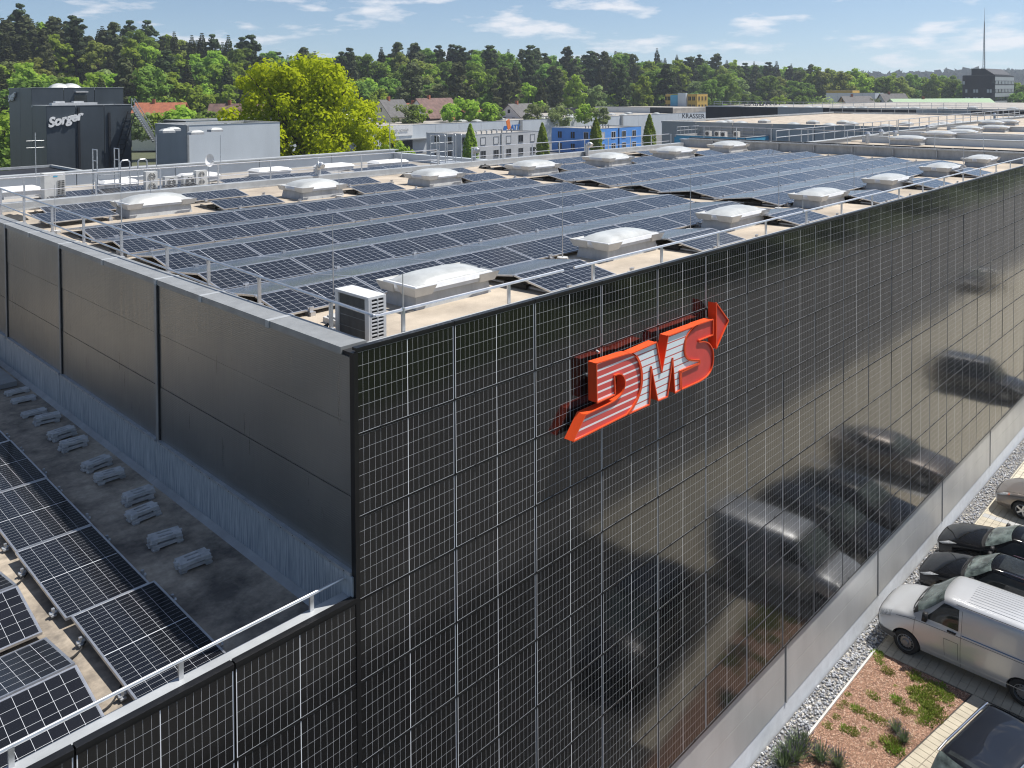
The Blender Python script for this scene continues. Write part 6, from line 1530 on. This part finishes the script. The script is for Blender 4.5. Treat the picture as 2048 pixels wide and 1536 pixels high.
# skyline row: tops follow the photograph's outline
px = -60
while px < 1640:
    d = lerp_tab(DEPTH, px)*rt.uniform(.96,1.03)
    kind = 's' if rt.random() < .82 else rt.choice([0,1,3,4,'p'])
    if 780 < px < 1460: kind = 's' if rt.random() < .84 else rt.choice(['p',1,0])
    if px > 1460: kind = rt.choice(['s',1,1,0,5])
    plant(kind, px, d, top=top_of(px)+rt.uniform(-4.5,1.0)*(1 if px < 1500 else .6))
    px += rt.uniform(10,17)
# rows in front, down to the wood's edge
for f, step, mix in [(.86,21,['s','s','s','s',1]),(.66,30,['s','s','s',1,0,3,4]),(.40,38,['s','s',1,0,3,2,5,4]),(.20,42,['s',0,1,3,2,5,3]),(.04,46,[2,0,3,5,1,2,'s'])]:
    px = -80+rt.uniform(0,20)
    while px < 1620:
        d0 = lerp_tab(FOOT, px); d1 = lerp_tab(DEPTH, px)
        plant(rt.choice(mix) if not 880 < px < 1330 or rt.random() < .5 else rt.choice(['s','s',1]), px+rt.uniform(-8,8), d0+(d1-d0)*(f+rt.uniform(-.05,.05)))
        px += step*rt.uniform(.75,1.3)
# row of broadleaf trees on the right, in front of the far ridge
for px in range(1610, 2075, 19):
    d = 430+rt.uniform(-25,40); tp = {0:150}.get(px, lerp_tab([(1600,128),(1700,140),(1750,146),(1800,142),(1850,150),(1925,152),(2000,168),(2080,165)], px))
    plant(rt.choice([0,1,3,4,1,5]), px+rt.uniform(-6,6), d, top=CAM.z+(177-tp)/CF*d+rt.uniform(-2.5,.8))
# trees seen only in the facade glass and along the road behind the camera side
for i, (x, y) in enumerate([(58,-30),(70,-32),(82,-29),(95,-33),(108,-30),(122,-34),(138,-31),(46,-33),(152,-33),(168,-31),(60,-44),(78,-46),(98,-45),(120,-47)]):
    k = (0,1,5,3)[i % 4]; t = tree('roadside_tree', 'broadleaf roadside tree mirrored in the facade glass', 'tree', DEC[k][0], DEC[k][1], (x, y, -12.0), (.75,.62), i*1.7, 'roadside trees')
# willows and bushes round the houses
bl = [(1655,206,250,1.6,2,'big pale willow behind the banded hall'),(1628,212,252,1.1,0,'smaller pale willow left of the big one'),(1075,213,245,1.1,0,'pale willow bush behind the long hall, left of three'),(1118,216,246,1.0,2,'pale willow bush behind the long hall, middle of three'),(1170,214,247,1.1,1,'fresh green bush behind the long hall, right of three'),(1198,219,243,.9,0,'pale bush at the end of the willow row'),
      (330,232,190,1.3,1,'fresh green bush behind the tower stair, left'),(365,222,192,1.7,1,'tall fresh green bush behind the grey block'),(410,230,192,1.3,3,'mid green bush left of the brown roof'),(285,232,188,1.1,0,'pale bush beside the black upper block'),(440,236,190,.9,0,'pale bush below the brown roof'),
      (815,214,222,1.0,0,'pale bush in front of the cream house'),(838,216,224,.9,1,'fresh bush in front of the farmhouse'),(925,205,236,1.5,1,'fresh green tree right of the farmhouse'),(958,210,236,1.3,1,'round green bush right of the farmhouse'),(985,214,240,1.1,3,'mid green bush left of the grey roofed house'),(900,214,228,.9,1,'small fresh bush below the farmhouse'),
      (1560,196,380,1.2,1,'green bush before the far wood, left'),(1600,194,385,1.0,3,'green bush before the far wood, right'),(1745,200,350,.9,0,'pale bush before the workshop'),(1800,200,352,.8,0,'pale bush before the grey pitched house'),(2040,190,390,1.5,3,'green tree right of the office tower'),(8,235,150,1.6,1,'green bush left of the black tower'),(5,285,150,1.3,3,'dark green bush at the left frame edge')]
for i, (px, py, d, s_, k, lab) in enumerate(bl):
    q = at(px, py, d); h = (8,7,10,6.5)[k]*s_*.62
    tree('bush', lab, 'bush', BUSH[k][0], BUSH[k][1], (q.x, q.y, q.z-h), (s_*.8, s_*.75), i*1.1, 'bushes and willows')
for i, (px, py) in enumerate([(941,303),(1085,293),(1192,283),(1299,276)]):
    d = 150 if i == 0 else 175; q = at(px, py, d)
    if i == 0: me_ = spindle(300, 8.2, 1.25, 2600, .17).mesh('crown', [M['leaf_fresh']]); tk = MB().cyl((0,0,-6),(0,0,6),.12,6).mesh('trunk', [M['bark']])
    tree('columnar_tree', 'narrow columnar tree at the car park, %s from the left' % ORD[i], 'tree', me_, tk, (q.x, q.y, q.z-4.6), (1.25,1.12), i, 'columnar trees at the car park')
q = at(788, 300, 170); tree('bush', 'young green bush before the hall gate right of the oak', 'bush', BUSH[1][0], BUSH[1][1], (q.x,q.y,q.z-4), (.9,.8), 0, 'bushes and willows')
# the big oak
oak_p = at(603, 300, 108)
ok = thing('oak_tree', 'huge yellow-green spreading oak in the middle distance', 'tree', (oak_p.x, oak_p.y, -12.0))
oc = crown(5, 2.6, 19.6, 9.6, 190, 190, .20, .8, .45)
rgk = random.Random(8)
oc.build('crown', [M['leaf_oak']], ok)
trunk_mesh(9, 15, .75, 11, 8, 10).build('trunk', [M['bark']], ok)
low = crown(6, 1.0, 9.0, 10.2, 70, 150, .20, .7, .5); low.build('lower_branches', [M['leaf_oak']], ok)
# far wooded ridge
rf = random.Random(12); m = MB()
pxs = [1350+i*9 for i in range(110)]
def ridge(d, ztab, m, step, amp):
    prev = None
    px = 1300
    while px < 2500:
        tp = lerp_tab(ztab, px); h = (177-tp)/CF*d+CAM.z; q = at(px, 176, d); r = amp*rf.uniform(.7,1.4)
        zt = h+rf.uniform(-2.5,2.0)*amp/8
        n = 6
        for k in range(9):      # lumpy canopy faces
            a = rf.random()*6.3; el = rf.uniform(.1,1.4); c = q+Vector((math.cos(a)*r, math.sin(a)*r, 0)); c.z = zt-r*.4*rf.random()-k*1.6
            u = Vector((rf.uniform(-1,1), rf.uniform(-1,1), rf.uniform(-.4,.4))).normalized()*r*.8; v = Vector((rf.uniform(-.5,.5), rf.uniform(-.5,.5), 1)).normalized()*r*.7
            m.add([c-u-v, c+u-v, c+u*.6+v, c-u*.7+v*1.1], [(0,1,2,3)])
        px += step*rf.uniform(.6,1.4)
    return m
ridge(1500, [(1300,160),(1500,157),(1560,152),(1700,154),(1800,154),(1900,150),(1930,148),(2050,149),(2500,152)], m, 3.0, 11)
ridge(1380, [(1300,168),(2500,162)], m, 3.0, 11)
tag(m.build('far_forest', [leafm('far_leaf', (.055,.075,.05), (.04,.055,.04), .2)]), 'bluish wooded ridge on the far horizon', 'forest', kind='stuff')
hm = MB()
for i in range(41):
    px = 1200+i*34; q = at(px, 176, 1560); q2 = at(px, 176, 2300); hm.v += [(q.x,q.y,-13),(q.x,q.y,CAM.z+12),(q2.x,q2.y,CAM.z+20)]
for i in range(40): a = i*3; hm.f += [(a,a+3,a+4,a+1),(a+1,a+4,a+5,a+2)]; hm.m += [0,0]
tag(hm.build('far_hill', mat('far_hill', (.04,.055,.04), .95, 0)), kind='structure')
# the air between here and the far ridge
hz = MB().box(-960,3060,-960,3060,-13.2,64).build('haze', [])
hmat = bpy.data.materials.new('haze'); hmat.use_nodes = True; hnt = hmat.node_tree; hnt.nodes.clear()
pv = N(hnt, 'ShaderNodeVolumePrincipled'); pv.inputs['Color'].default_value = (.80,.88,1.0,1); pv.inputs['Density'].default_value = .00021; pv.inputs['Anisotropy'].default_value = .25
ho = N(hnt, 'ShaderNodeOutputMaterial'); hnt.links.new(pv.outputs[0], ho.inputs['Volume'])
hz.data.materials.append(hmat); tag(hz, 'thin bluish air over the whole estate', 'haze', kind='stuff')
